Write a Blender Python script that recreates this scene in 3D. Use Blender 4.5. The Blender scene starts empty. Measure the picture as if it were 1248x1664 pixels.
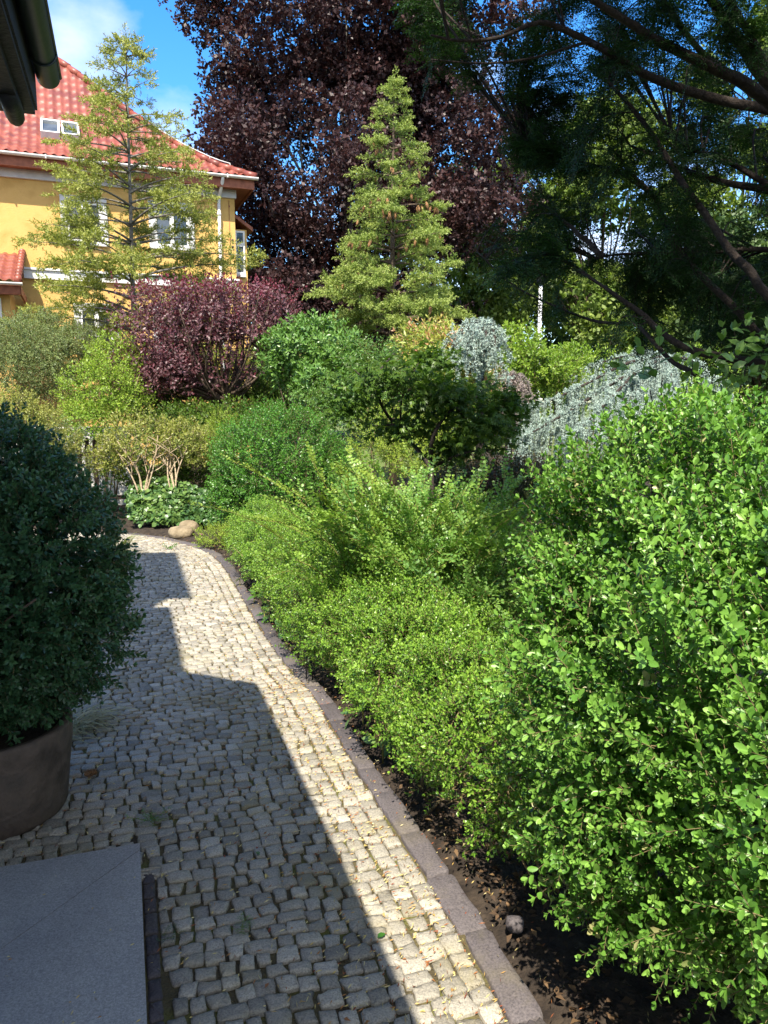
import bpy, math
import numpy as np
from mathutils import Vector

rng = np.random.default_rng(7)
R = math.radians
S = bpy.context.scene
COL = S.collection

# ------------------------------------------------------------------ camera, sky, sun, exposure
PITCH = R(8.3)
cam_d = bpy.data.cameras.new("camera")
cam = bpy.data.objects.new("camera", cam_d); COL.objects.link(cam)
cam.location = (0, 0, 2.0)
cam.rotation_euler = (R(90) - PITCH, 0, 0)
cam_d.sensor_fit = 'HORIZONTAL'; cam_d.sensor_width = 36.0; cam_d.lens = 36.06
cam_d.clip_start = 0.05; cam_d.clip_end = 2000
S.camera = cam

SUN_EL = R(56)
SUN_TO = Vector((-0.148 * math.cos(SUN_EL), -0.989 * math.cos(SUN_EL), math.sin(SUN_EL)))
sun_d = bpy.data.lights.new("sun", 'SUN')
sun_d.energy = 4.3; sun_d.angle = R(0.5); sun_d.color = (1.0, 0.93, 0.80)
sun = bpy.data.objects.new("sun", sun_d); COL.objects.link(sun)
sun.rotation_euler = (-SUN_TO).to_track_quat('-Z', 'Y').to_euler()
sun.location = (-4, -20, 30)

S.view_settings.view_transform = 'Standard'
S.view_settings.look = 'None'
S.view_settings.gamma = 1
S.view_settings.use_curve_mapping = False
S.view_settings.exposure = 1.36

wd = bpy.data.worlds.new("World"); S.world = wd; wd.use_nodes = True
wn, wl = wd.node_tree.nodes, wd.node_tree.links
bg = wn['Background']
sky = wn.new('ShaderNodeTexSky'); sky.sky_type = 'NISHITA'; sky.sun_disc = False
sky.sun_elevation = SUN_EL; sky.sun_rotation = R(188.5)
sky.air_density = 1.0; sky.dust_density = 0.2; sky.ozone_density = 3.0
tc = wn.new('ShaderNodeTexCoord')
mp = wn.new('ShaderNodeMapping'); mp.inputs['Scale'].default_value = (1.0, 1.0, 1.8)
mp.inputs['Location'].default_value = (0.35, 0.1, 0.0)
nz = wn.new('ShaderNodeTexNoise'); nz.inputs['Scale'].default_value = 3.4; nz.inputs['Detail'].default_value = 9
nz.inputs['Roughness'].default_value = 0.52
cr = wn.new('ShaderNodeValToRGB')
cr.color_ramp.elements[0].position = 0.50; cr.color_ramp.elements[1].position = 0.78; cr.color_ramp.elements[1].color = (0.92, 0.92, 0.92, 1)
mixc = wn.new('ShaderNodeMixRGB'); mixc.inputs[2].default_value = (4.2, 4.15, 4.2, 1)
wl.new(tc.outputs['Generated'], mp.inputs['Vector']); wl.new(mp.outputs[0], nz.inputs['Vector'])
# cloud patches low in the north; last one, behind camera, added to fill shadows
last = nz.outputs['Fac']
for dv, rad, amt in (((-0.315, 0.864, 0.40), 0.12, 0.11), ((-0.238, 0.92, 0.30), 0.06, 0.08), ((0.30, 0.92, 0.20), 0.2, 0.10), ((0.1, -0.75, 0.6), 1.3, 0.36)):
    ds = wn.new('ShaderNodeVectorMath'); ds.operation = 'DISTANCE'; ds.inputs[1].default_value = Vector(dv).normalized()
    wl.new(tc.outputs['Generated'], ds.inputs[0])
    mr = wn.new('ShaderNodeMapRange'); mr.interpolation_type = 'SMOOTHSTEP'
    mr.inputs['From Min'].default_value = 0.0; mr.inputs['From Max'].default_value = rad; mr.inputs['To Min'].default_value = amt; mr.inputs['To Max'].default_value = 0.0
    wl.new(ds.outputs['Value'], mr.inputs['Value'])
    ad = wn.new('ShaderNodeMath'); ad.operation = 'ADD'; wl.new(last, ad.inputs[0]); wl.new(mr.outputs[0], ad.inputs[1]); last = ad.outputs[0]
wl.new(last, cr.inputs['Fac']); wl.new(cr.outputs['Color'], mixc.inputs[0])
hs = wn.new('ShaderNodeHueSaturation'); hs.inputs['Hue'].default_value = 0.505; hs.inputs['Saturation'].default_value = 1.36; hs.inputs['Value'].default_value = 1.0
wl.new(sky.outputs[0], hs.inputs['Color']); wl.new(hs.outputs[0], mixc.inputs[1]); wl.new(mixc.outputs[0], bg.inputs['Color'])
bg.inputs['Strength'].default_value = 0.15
S.cycles.max_bounces = 8; S.cycles.diffuse_bounces = 4; S.cycles.glossy_bounces = 3
S.cycles.transmission_bounces = 4; S.cycles.transparent_max_bounces = 4

# ------------------------------------------------------------------ placing helpers
CAM = np.array([0, 0, 2.0]); F = 1250.0
cp_, sp_ = math.cos(PITCH), math.sin(PITCH)
def at(px, py, Y):
    """the world point seen at a pixel of the photograph at forward distance Y"""
    u = (px - 624) / F; v = (py - 832) / F
    r = np.array([u, cp_ - v * sp_, -sp_ - v * cp_])
    return CAM + r * Y / r[1]
def gnd(px, py, z=0.0):
    u = (px - 624) / F; v = (py - 832) / F
    r = np.array([u, cp_ - v * sp_, -sp_ - v * cp_])
    return CAM + r * (z - CAM[2]) / r[2]
def nrm(v):
    v = np.asarray(v, float)
    return v / np.maximum(np.linalg.norm(v, axis=-1, keepdims=True), 1e-9)

# ------------------------------------------------------------------ mesh collector
WLOC = {}
class Geo:
    def __init__(s):
        s.v = []; s.t = []; s.f = []; s.n = 0
    def add(s, v, faces, mat=0, t=0.5, smooth=True):
        v = np.asarray(v, float).reshape(-1, 3)
        if not len(v): return
        t = np.broadcast_to(np.asarray(t, float), (len(v),))
        if isinstance(faces, np.ndarray): faces = [faces]
        for f in faces:
            f = np.asarray(f, int)
            s.f.append((f + s.n, mat, smooth))
        s.v.append(v); s.t.append(t); s.n += len(v)
    def quads_mat(s, v, groups, t):
        """groups: list of (faces, mat)"""
        for f, m in groups: s.f.append((np.asarray(f, int) + s.n, m, True))
        s.v.append(v); s.t.append(t); s.n += len(v)
    def build(s, name, mats, parent=None, loc=None):
        v = np.concatenate(s.v); t = np.concatenate(s.t)
        if parent is not None: off = np.array(WLOC[parent.name])
        else: off = np.array(loc if loc is not None else (0, 0, 0), float)
        v = v - off
        me = bpy.data.meshes.new(name)
        me.vertices.add(len(v)); me.vertices.foreach_set('co', v.astype(np.float32).ravel())
        li = np.concatenate([f.ravel() for f, _, _ in s.f])
        tot = np.concatenate([np.full(len(f), f.shape[1]) for f, _, _ in s.f])
        mi = np.concatenate([np.full(len(f), m) for f, m, _ in s.f])
        sm = np.concatenate([np.full(len(f), k, bool) for f, _, k in s.f])
        start = np.concatenate([[0], np.cumsum(tot)[:-1]])
        me.loops.add(len(li)); me.loops.foreach_set('vertex_index', li.astype(np.int32))
        me.polygons.add(len(tot)); me.polygons.foreach_set('loop_start', start.astype(np.int32))
        me.polygons.foreach_set('material_index', mi.astype(np.int32))
        me.polygons.foreach_set('use_smooth', sm)
        at_ = me.attributes.new('tint', 'FLOAT', 'POINT'); at_.data.foreach_set('value', t.astype(np.float32))
        me.update(calc_edges=True); me.validate()
        if not isinstance(mats, (list, tuple)): mats = [mats]
        for m in mats: me.materials.append(m)
        o = bpy.data.objects.new(name, me); COL.objects.link(o)
        if parent is not None:
            o.parent = parent; WLOC[o.name] = WLOC[parent.name]
        else:
            o.location = off; WLOC[o.name] = tuple(off)
        return o

def tag(o, label=None, cat=None, group=None, kind=None):
    if label: o['label'] = label
    if cat: o['category'] = cat
    if group: o['group'] = group
    if kind: o['kind'] = kind
    return o
def empty(name, loc, label, cat, group=None):
    o = bpy.data.objects.new(name, None); COL.objects.link(o)
    o.location = [float(c) for c in loc]; o.empty_display_size = 0.2
    WLOC[o.name] = tuple(float(c) for c in loc)
    return tag(o, label, cat, group)

# ------------------------------------------------------------------ shape helpers
def box(g, lo, hi, frame=None, mat=0, t=0.5):
    """axis box in a local frame (origin, x, y, z)"""
    lo = np.array(lo, float); hi = np.array(hi, float)
    c = np.array([[x, y, z] for x in (lo[0], hi[0]) for y in (lo[1], hi[1]) for z in (lo[2], hi[2])])
    if frame is not None:
        o, ax, ay, az = frame
        c = o + c[:, :1] * ax + c[:, 1:2] * ay + c[:, 2:] * az
    f = np.array([[0, 1, 3, 2], [4, 6, 7, 5], [0, 4, 5, 1], [2, 3, 7, 6], [0, 2, 6, 4], [1, 5, 7, 3]])
    if frame is not None and np.dot(np.cross(ax, ay), az) < 0: f = f[:, ::-1]
    g.add(c, f, mat, t, smooth=False)
def frames(d, hint):
    d = nrm(d); x = np.cross(d, hint)
    bad = np.linalg.norm(x, axis=-1) < 1e-3
    if np.any(bad): x[bad] = np.cross(d[bad], np.array([0.3, 0.9, 0.1]))
    x = nrm(x); z = np.cross(x, d)
    return x, d, z
def tube(g, pts, rad, sides=6, mat=0, t=0.5, cap=True):
    pts = np.asarray(pts, float); n = len(pts)
    rad = np.broadcast_to(np.asarray(rad, float), (n,))
    tg = np.gradient(pts, axis=0)
    x, d, z = frames(tg, np.broadcast_to([0.13, 0.21, 0.97], tg.shape).copy())
    for i in range(1, n):                       # keep the rings from twisting
        xx = x[i - 1] - d[i] * np.dot(x[i - 1], d[i]); x[i] = nrm(xx); z[i] = np.cross(x[i], d[i])
    a = np.linspace(0, 2 * np.pi, sides, endpoint=False)
    ring = np.cos(a)[None, :, None] * x[:, None] + np.sin(a)[None, :, None] * z[:, None]
    v = pts[:, None] + ring * rad[:, None, None]
    i = np.arange(n - 1)[:, None] * sides; j = np.arange(sides)[None]
    k = (j + 1) % sides
    f = np.stack([i + j, i + sides + j, i + sides + k, i + k], -1).reshape(-1, 4)
    fs = [f]
    if cap: fs += [np.array([list(range(sides))]), np.array([list(range(n * sides - 1, (n - 1) * sides - 1, -1))])]
    g.add(v.reshape(-1, 3), fs, mat, t)
def smooth_line(pts, n=12):
    pts = np.asarray(pts, float)
    if len(pts) < 3: return np.linspace(pts[0], pts[-1], n)
    P = np.vstack([2 * pts[0] - pts[1], pts, 2 * pts[-1] - pts[-2]])
    u = np.linspace(0, len(pts) - 1 - 1e-6, n); i = u.astype(int); f = (u - i)[:, None]
    a, b, c, d = P[i], P[i + 1], P[i + 2], P[i + 3]
    return 0.5 * (2 * b + (c - a) * f + (2 * a - 5 * b + 4 * c - d) * f**2 + (3 * b - a - 3 * c + d) * f**3)
def twigs(g, p0, p1, r0, r1, mat=0, t=0.5, sides=3):
    """many straight tapered twigs at once"""
    p0 = np.atleast_2d(p0); p1 = np.atleast_2d(p1); K = len(p0)
    if K == 0: return
    r0 = np.broadcast_to(np.asarray(r0, float), (K,)); r1 = np.broadcast_to(np.asarray(r1, float), (K,))
    x, d, z = frames(p1 - p0, np.broadcast_to([0.2, 0.1, 0.97], (K, 3)).copy())
    a = np.linspace(0, 2 * np.pi, sides, endpoint=False)
    ring = np.cos(a)[None, :, None] * x[:, None] + np.sin(a)[None, :, None] * z[:, None]
    v = np.concatenate([p0[:, None] + ring * r0[:, None, None], p1[:, None] + ring * r1[:, None, None]], 1)
    j = np.arange(sides); k = (j + 1) % sides
    f = np.stack([j, j + sides, k + sides, k], -1)
    f = (f[None] + (np.arange(K) * 2 * sides)[:, None, None]).reshape(-1, 4)
    g.add(v.reshape(-1, 3), f, mat, t)

# ------------------------------------------------------------------ leaf and sprig templates (stem along +Y, upper side +Z)
def leaf_shape(L, W, stations=((0.32, 0.9), (0.68, 0.92)), fold=0.25, droop=0.15):
    v = [(0, 0, 0)]; q = []; tr = []
    for y, w in stations:
        zz = -droop * y * y * L
        v += [(-w * W / 2, y * L, zz + fold * w * W / 2), (0, y * L, zz), (w * W / 2, y * L, zz + fold * w * W / 2)]
    v.append((0, L, -droop * L)); n = len(stations)
    tr += [(0, 2, 1), (0, 3, 2)]
    for i in range(n - 1):
        a = 1 + 3 * i; b = a + 3
        q += [(a, a + 1, b + 1, b), (a + 1, a + 2, b + 2, b + 1)]
    a = 1 + 3 * (n - 1); tip = len(v) - 1
    tr += [(a, a + 1, tip), (a + 1, a + 2, tip)]
    return np.array(v, float), np.array(q, int).reshape(-1, 4), np.array(tr, int)
def rhomb(L, W, fold=0.2, droop=0.1, wide=0.5):
    v = np.array([(0, 0, 0), (W / 2, wide * L, fold * W / 2), (0, L, -droop * L), (-W / 2, wide * L, fold * W / 2)], float)
    return v, np.array([[0, 1, 2, 3]]), np.zeros((0, 3), int)
class T:                                        # a template: verts, tint, quads/tris with material
    def __init__(s): s.v = []; s.t = []; s.q = []; s.qm = []; s.tr = []; s.tm = []; s.n = 0
    def put(s, shape, pos, x, y, z, t=0.0, mat=0, scale=1.0):
        v, q, tr = shape
        w = np.asarray(pos) + scale * (v[:, :1] * x + v[:, 1:2] * y + v[:, 2:] * z)
        s.v.append(w); s.t.append(np.full(len(w), t))
        s.q.append(q + s.n); s.qm.append(np.full(len(q), mat)); s.tr.append(tr + s.n); s.tm.append(np.full(len(tr), mat)); s.n += len(w)
    def stem(s, L, r, mat=1, curve=0.0):
        a = np.array([0, 2.1, 4.2]); ring = np.stack([np.cos(a), 0 * a, np.sin(a)], 1)
        v = np.concatenate([ring * r, ring * r * 0.5 + [0, L, 0]])
        q = np.array([[0, 3, 4, 1], [1, 4, 5, 2], [2, 5, 3, 0]])
        s.v.append(v); s.t.append(np.zeros(6)); s.q.append(q + s.n); s.qm.append(np.full(3, mat)); s.n += 6
    def done(s):
        s.v = np.concatenate(s.v); s.t = np.concatenate(s.t)
        q = np.concatenate(s.q) if s.q else np.zeros((0, 4), int); qm = np.concatenate(s.qm) if s.qm else np.zeros(0)
        tr = np.concatenate(s.tr) if s.tr else np.zeros((0, 3), int); tm = np.concatenate(s.tm) if s.tm else np.zeros(0)
        s.groups = []
        for m in (0, 1, 2):
            if (qm == m).any(): s.groups.append((q[qm == m], m))
            if (tm == m).any(): s.groups.append((tr[tm == m], m))
        return s
def sprig(shape, nodes=6, L=0.1, ang=55, arr='opp', r=None, stem_r=0.0012, tip=0.75, jit=0.25, f0=0.1, tgrad=0.25, tipleaf=True, gen=None):
    r = r or rng
    t = T()
    if stem_r: t.stem(L, stem_r)
    az0 = r.uniform(0, 6.28)
    for i in range(nodes):
        f = f0 + (1 - f0) * i / max(nodes - 1, 1)
        if arr == 'opp': azs = [az0 + i * 1.57, az0 + i * 1.57 + 3.14]
        elif arr == 'flat': azs = [0.0, np.pi]
        elif arr == 'alt': azs = [np.pi * (i % 2)]
        else: azs = [az0 + i * 2.4]
        for az in azs:
            az = az + r.normal(0, jit)
            an = R(ang) * (1 - 0.35 * f) + r.normal(0, jit * 0.5)
            rad = np.array([math.cos(az), 0, math.sin(az)])
            d = math.sin(an) * rad + math.cos(an) * np.array([0, 1, 0])
            if arr in ('flat', 'alt'): N = np.array([0, 0, 1.0]) + r.normal(0, jit, 3)
            else: N = -math.cos(an) * rad + math.sin(an) * np.array([0, 1, 0]) + r.normal(0, jit * 0.6, 3)
            x, y, z = frames(d[None], N[None])
            t.put(shape, (0, f * L, 0), x[0], y[0], z[0], tgrad * f + r.normal(0, 0.09), scale=(1 - (1 - tip) * f) * r.uniform(0.8, 1.12))
    if tipleaf:
        for k in range(2):
            x, y, z = frames(np.array([[r.normal(0, .25), 1, r.normal(0, .25)]]), r.normal(0, 1, (1, 3)))
            t.put(shape, (0, L, 0), x[0], y[0], z[0], tgrad + 0.05, scale=tip * 0.85)
    return t.done()
def tuft(shape, n=8, rad=0.06, r=None, up=0.6):
    """loose handful of leaves round a point"""
    r = r or rng
    t = T()
    for i in range(n):
        p = nrm(r.normal(0, 1, 3)) * rad * r.uniform(0.1, 1) ** 0.5
        d = nrm(r.normal(0, 1, 3) + np.array([0, 0.8, 0])); N = r.normal(0, 1, 3) * 0.7 + np.array([0, 0, up])
        x, y, z = frames(d[None], N[None])
        t.put(shape, p, x[0], y[0], z[0], r.normal(0, 0.13), scale=r.uniform(0.75, 1.2))
    return t.done()
def stamp(g, tmpl, pos, d, hint, scale, tint):
    K = len(pos)
    if K == 0: return
    x, y, z = frames(np.asarray(d, float), np.asarray(hint, float))
    sc = np.broadcast_to(np.asarray(scale, float), (K,))[:, None, None]
    v = tmpl.v[None]
    w = pos[:, None] + sc * (v[..., :1] * x[:, None] + v[..., 1:2] * y[:, None] + v[..., 2:] * z[:, None])
    tt = (tmpl.t[None] + np.broadcast_to(np.asarray(tint, float), (K,))[:, None])
    off = (np.arange(K) * len(tmpl.v))[:, None, None]
    gr = [((f[None] + off).reshape(-1, f.shape[1]), m) for f, m in tmpl.groups]
    g.quads_mat(w.reshape(-1, 3), gr, tt.ravel())
def scatter(g, tmpls, pos, d, hint, scale, tint, r=None):
    r = r or rng
    which = r.integers(0, len(tmpls), len(pos))
    scale = np.broadcast_to(scale, (len(pos),)); tint = np.broadcast_to(tint, (len(pos),))
    for i, t in enumerate(tmpls):
        k = which == i
        stamp(g, t, pos[k], d[k], hint[k], scale[k], tint[k])

def lump(p, freq, seed, n=7):
    q = np.random.default_rng(seed); k = q.normal(0, 1, (n, 3)) * freq; ph = q.uniform(0, 6.28, n)
    return np.sin(p @ k.T + ph).sum(1) / n * 1.6
def blob_points(ells, n, r, depth=0.3, amp=0.1, freq=3.0, seed=1, zmin=0.0, back=0.5, pw=1.6):
    """points in the outer layer of a union of ellipsoids: position, outward normal, depth fraction"""
    C = np.array([e[0] for e in ells], float); Q = np.array([e[1] for e in ells], float)
    ar = (Q[:, 0] * Q[:, 1] + Q[:, 0] * Q[:, 2] + Q[:, 1] * Q[:, 2])
    out = []; nn = []; dd = []; got = 0
    while got < n:
        m = int(n * 1.6) + 50
        i = r.choice(len(C), m, p=ar / ar.sum())
        d = nrm(r.normal(0, 1, (m, 3)))
        u = r.uniform(0, 1, m) ** pw
        P0 = C[i] + d * Q[i]
        rr = (1 - depth * u) * (1 + amp * lump(P0, freq, seed))
        P = C[i] + d * Q[i] * rr[:, None]; N = nrm(d / Q[i])
        keep = P[:, 2] > zmin
        for j in range(len(C)):
            q = np.linalg.norm((P - C[j]) / Q[j], axis=1)
            keep &= ~((i != j) & (q < 1 - depth * 0.9))
        tc_ = nrm(CAM - P); facing = (N * tc_).sum(1)
        keep &= (facing > -0.15) | (r.uniform(0, 1, m) < back)
        out.append(P[keep]); nn.append(N[keep]); dd.append(u[keep]); got += keep.sum()
    return np.concatenate(out)[:n], np.concatenate(nn)[:n], np.concatenate(dd)[:n]
def foliage(g, ells, tmpls, n, seed, size=1.0, out=0.8, up=0.5, rnd=0.5, depth=0.35, amp=0.1, freq=3.0, tint=0.45, tvar=0.12, zmin=0.02, back=0.5, pw=1.6, tlump=0.12, tfreq=4.0, pit=None, pfreq=9.0):
    r = np.random.default_rng(seed)
    P, N, u = blob_points(ells, n, r, depth, amp, freq, seed, zmin, back, pw)
    if pit is not None:                         # openings between the shoots, where one sees into the plant
        k = ~((lump(P, pfreq, seed + 9) < pit) & (u < 0.55)); P, N, u = P[k], N[k], u[k]; n = len(P)
    d = nrm(N * out + np.array([0, 0, up]) + r.normal(0, rnd, P.shape))
    hint = nrm(N * 0.7 + np.array([0, 0, 0.7]) + r.normal(0, 0.35, P.shape))
    tt = tint + r.normal(0, tvar, n) + tlump * lump(P, tfreq, seed + 5)
    scatter(g, tmpls, P, d, hint, size * r.uniform(0.75, 1.25, n), tt, r)
    return P

# ------------------------------------------------------------------ materials
def mat_new(name):
    m = bpy.data.materials.new(name); m.use_nodes = True
    nt = m.node_tree
    return m, nt.nodes, nt.links, nt.nodes['Principled BSDF']
def ramp(n, stops):
    c = n.new('ShaderNodeValToRGB'); e = c.color_ramp.elements
    while len(e) < len(stops): e.new(0.5)
    for k, (p, col) in enumerate(stops):
        e[k].position = p; e[k].color = (*col, 1)
    return c
def leaf_mat(name, stops, rough=0.42, trans=0.3, spec=0.45, tc_=(1.25, 1.35, 0.55)):
    m, n, l, b = mat_new(name)
    a = n.new('ShaderNodeAttribute'); a.attribute_name = 'tint'
    c = ramp(n, stops); l.new(a.outputs['Fac'], c.inputs['Fac'])
    l.new(c.outputs['Color'], b.inputs['Base Color'])
    b.inputs['Roughness'].default_value = rough; b.inputs['Specular IOR Level'].default_value = spec
    tr = n.new('ShaderNodeBsdfTranslucent'); mu = n.new('ShaderNodeMixRGB'); mu.blend_type = 'MULTIPLY'
    mu.inputs[0].default_value = 1; mu.inputs[2].default_value = (*tc_, 1)
    l.new(c.outputs['Color'], mu.inputs[1]); l.new(mu.outputs[0], tr.inputs['Color'])
    mx = n.new('ShaderNodeMixShader'); mx.inputs[0].default_value = trans
    l.new(b.outputs[0], mx.inputs[1]); l.new(tr.outputs[0], mx.inputs[2])
    l.new(mx.outputs[0], n['Material Output'].inputs['Surface'])
    return m
def rough_mat(name, c0, c1, scale=8, rough=0.85, bump=0.3, bscale=40, detail=6, spec=0.3, c2=None):
    m, n, l, b = mat_new(name)
    t = n.new('ShaderNodeTexCoord'); z = n.new('ShaderNodeTexNoise')
    z.inputs['Scale'].default_value = scale; z.inputs['Detail'].default_value = detail
    l.new(t.outputs['Object'], z.inputs['Vector'])
    st = [(0.32, c0), (0.68, c1)] if c2 is None else [(0.3, c0), (0.52, c1), (0.7, c2)]
    c = ramp(n, st); l.new(z.outputs['Fac'], c.inputs['Fac']); l.new(c.outputs['Color'], b.inputs['Base Color'])
    b.inputs['Roughness'].default_value = rough; b.inputs['Specular IOR Level'].default_value = spec
    if bump:
        z2 = n.new('ShaderNodeTexNoise'); z2.inputs['Scale'].default_value = bscale; z2.inputs['Detail'].default_value = 5
        l.new(t.outputs['Object'], z2.inputs['Vector'])
        bp = n.new('ShaderNodeBump'); bp.inputs['Strength'].default_value = bump; bp.inputs['Distance'].default_value = 0.02
        l.new(z2.outputs['Fac'], bp.inputs['Height']); l.new(bp.outputs[0], b.inputs['Normal'])
    return m
def bark_mat(name, c0, c1, scale=30):
    return rough_mat(name, c0, c1, scale, 0.9, 0.6, 60)

M = {}
G1 = lambda a, b, c, d=None: [(0.0, a), (0.45, b), (1.0, c)] if d is None else [(0.0, d), (0.2, a), (0.55, b), (1.0, c)]
STRAW = (0.36, 0.31, 0.12)
M['box'] = leaf_mat('boxwood_leaf', [(0.0, (0.34, 0.33, 0.14)), (0.07, (0.05, 0.12, 0.016)), (0.5, (0.095, 0.23, 0.03)), (1.0, (0.235, 0.42, 0.075))], 0.4, 0.22, 0.45)
M['hedge'] = leaf_mat('hedge_leaf', [(0.0, (0.40, 0.34, 0.16)), (0.14, (0.22, 0.21, 0.06)), (0.3, (0.065, 0.15, 0.014)), (0.6, (0.115, 0.25, 0.024)), (1.0, (0.26, 0.42, 0.055))], 0.36, 0.22, 0.5)
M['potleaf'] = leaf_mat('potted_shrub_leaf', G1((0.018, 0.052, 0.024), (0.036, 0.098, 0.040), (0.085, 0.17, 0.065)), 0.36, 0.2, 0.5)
M['privet'] = leaf_mat('dense_shrub_leaf', G1((0.03, 0.10, 0.014), (0.065, 0.19, 0.022), (0.13, 0.30, 0.04)), 0.36, 0.25, 0.5)
M['plum'] = leaf_mat('purple_leaf', G1((0.07, 0.030, 0.036), (0.165, 0.080, 0.090), (0.20, 0.022, 0.045)), 0.42, 0.22, 0.45, (1.5, 0.5, 0.7))  # pinkish grey middle stop: sheen of the lower leaves put into the colour
M['beech'] = leaf_mat('copper_leaf', G1((0.022, 0.011, 0.014), (0.047, 0.025, 0.025), (0.10, 0.046, 0.042)), 0.42, 0.18, 0.3, (1.15, 0.75, 0.7))
M['spruce'] = leaf_mat('spruce_needle', G1((0.09, 0.15, 0.035), (0.21, 0.29, 0.065), (0.38, 0.44, 0.12)), 0.5, 0.25, 0.3)
M['larch'] = leaf_mat('golden_conifer_needle', G1((0.08, 0.12, 0.03), (0.22, 0.26, 0.055), (0.38, 0.39, 0.10)), 0.5, 0.25, 0.3)
M['cedar'] = leaf_mat('blue_cedar_needle', G1((0.22, 0.30, 0.26), (0.37, 0.47, 0.41), (0.52, 0.62, 0.55)), 0.55, 0.12, 0.3, (1, 1.05, 0.95))
M['yew'] = leaf_mat('yew_needle', G1((0.012, 0.034, 0.010), (0.022, 0.058, 0.016), (0.06, 0.125, 0.03)), 0.5, 0.25, 0.25)
M['maple'] = leaf_mat('maple_leaf', G1((0.04, 0.08, 0.014), (0.085, 0.16, 0.024), (0.19, 0.28, 0.04)), 0.42, 0.36, 0.35)
M['barb'] = leaf_mat('arching_shrub_leaf', G1((0.05, 0.13, 0.025), (0.11, 0.24, 0.04), (0.25, 0.38, 0.06)), 0.38, 0.24, 0.45)
M['wispy'] = leaf_mat('wispy_shrub_leaf', G1((0.06, 0.12, 0.02), (0.13, 0.23, 0.03), (0.28, 0.37, 0.05)), 0.42, 0.28, 0.35)
M['rhodo'] = leaf_mat('broad_shrub_leaf', G1((0.05, 0.12, 0.025), (0.10, 0.21, 0.04), (0.20, 0.34, 0.08)), 0.36, 0.25, 0.5)
M['lime'] = leaf_mat('lime_shrub_leaf', G1((0.10, 0.18, 0.02), (0.20, 0.32, 0.035), (0.36, 0.45, 0.07)), 0.42, 0.32, 0.35)
M['olive'] = leaf_mat('azalea_leaf', G1((0.09, 0.13, 0.03), (0.21, 0.25, 0.05), (0.36, 0.36, 0.09)), 0.42, 0.28, 0.4)
M['grey'] = leaf_mat('dull_green_leaf', G1((0.06, 0.09, 0.03), (0.13, 0.18, 0.06), (0.25, 0.30, 0.11)), 0.45, 0.22, 0.4)
M['pink'] = leaf_mat('pink_tipped_leaf', [(0.0, (0.12, 0.22, 0.03)), (0.5, (0.32, 0.40, 0.07)), (0.8, (0.50, 0.42, 0.14)), (1.0, (0.56, 0.26, 0.18))], 0.42, 0.3, 0.4)
M['ivy'] = leaf_mat('ivy_leaf', G1((0.025, 0.06, 0.022), (0.055, 0.125, 0.035), (0.15, 0.24, 0.055)), 0.36, 0.2, 0.4)
M['darkred'] = leaf_mat('dark_low_shrub_leaf', [(0.0, (0.02, 0.035, 0.012)), (0.6, (0.05, 0.07, 0.02)), (1.0, (0.14, 0.045, 0.03))], 0.42, 0.2, 0.4)
M['far'] = leaf_mat('far_tree_leaf', G1((0.06, 0.10, 0.025), (0.14, 0.21, 0.045), (0.30, 0.37, 0.09)), 0.5, 0.35, 0.3)
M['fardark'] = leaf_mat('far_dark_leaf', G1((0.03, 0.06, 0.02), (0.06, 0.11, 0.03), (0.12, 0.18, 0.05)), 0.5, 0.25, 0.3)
M['dry'] = leaf_mat('dry_grass_blade', G1((0.18, 0.19, 0.08), (0.36, 0.32, 0.17), (0.48, 0.43, 0.27)), 0.6, 0.25, 0.3)
M['litter'] = leaf_mat('fallen_needle', [(0.0, (0.20, 0.05, 0.025)), (0.35, (0.32, 0.15, 0.05)), (0.6, (0.52, 0.40, 0.13)), (1.0, (0.62, 0.55, 0.30))], 0.6, 0.1, 0.3)
M['mulch'] = leaf_mat('fallen_leaf', [(0.0, (0.03, 0.018, 0.012)), (0.5, (0.09, 0.055, 0.03)), (0.85, (0.22, 0.13, 0.06)), (1.0, (0.40, 0.29, 0.14))], 0.7, 0.1, 0.3)
M['bark'] = bark_mat('brown_bark', (0.06, 0.042, 0.03), (0.14, 0.10, 0.07))
M['darkbark'] = bark_mat('dark_bark', (0.020, 0.015, 0.012), (0.052, 0.038, 0.030))
M['greybark'] = bark_mat('grey_bark', (0.11, 0.10, 0.09), (0.23, 0.21, 0.18), 12)
M['tan'] = bark_mat('tan_stem', (0.30, 0.22, 0.14), (0.50, 0.40, 0.27))
M['twig'] = bark_mat('twig_wood', (0.14, 0.10, 0.05), (0.26, 0.20, 0.10))
M['greenstem'] = bark_mat('green_stem', (0.12, 0.15, 0.03), (0.24, 0.20, 0.06))
M['cone'] = rough_mat('cone_scale', (0.20, 0.10, 0.045), (0.36, 0.20, 0.09), 60, 0.8, 0.4, 90)
M['soil'] = rough_mat('dark_soil', (0.018, 0.013, 0.010), (0.055, 0.040, 0.028), 14, 0.95, 0.8, 60)
M['grass'] = rough_mat('rough_lawn', (0.05, 0.08, 0.02), (0.12, 0.16, 0.04), 2.5, 0.95, 0.6, 30, c2=(0.09, 0.07, 0.04))

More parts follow.
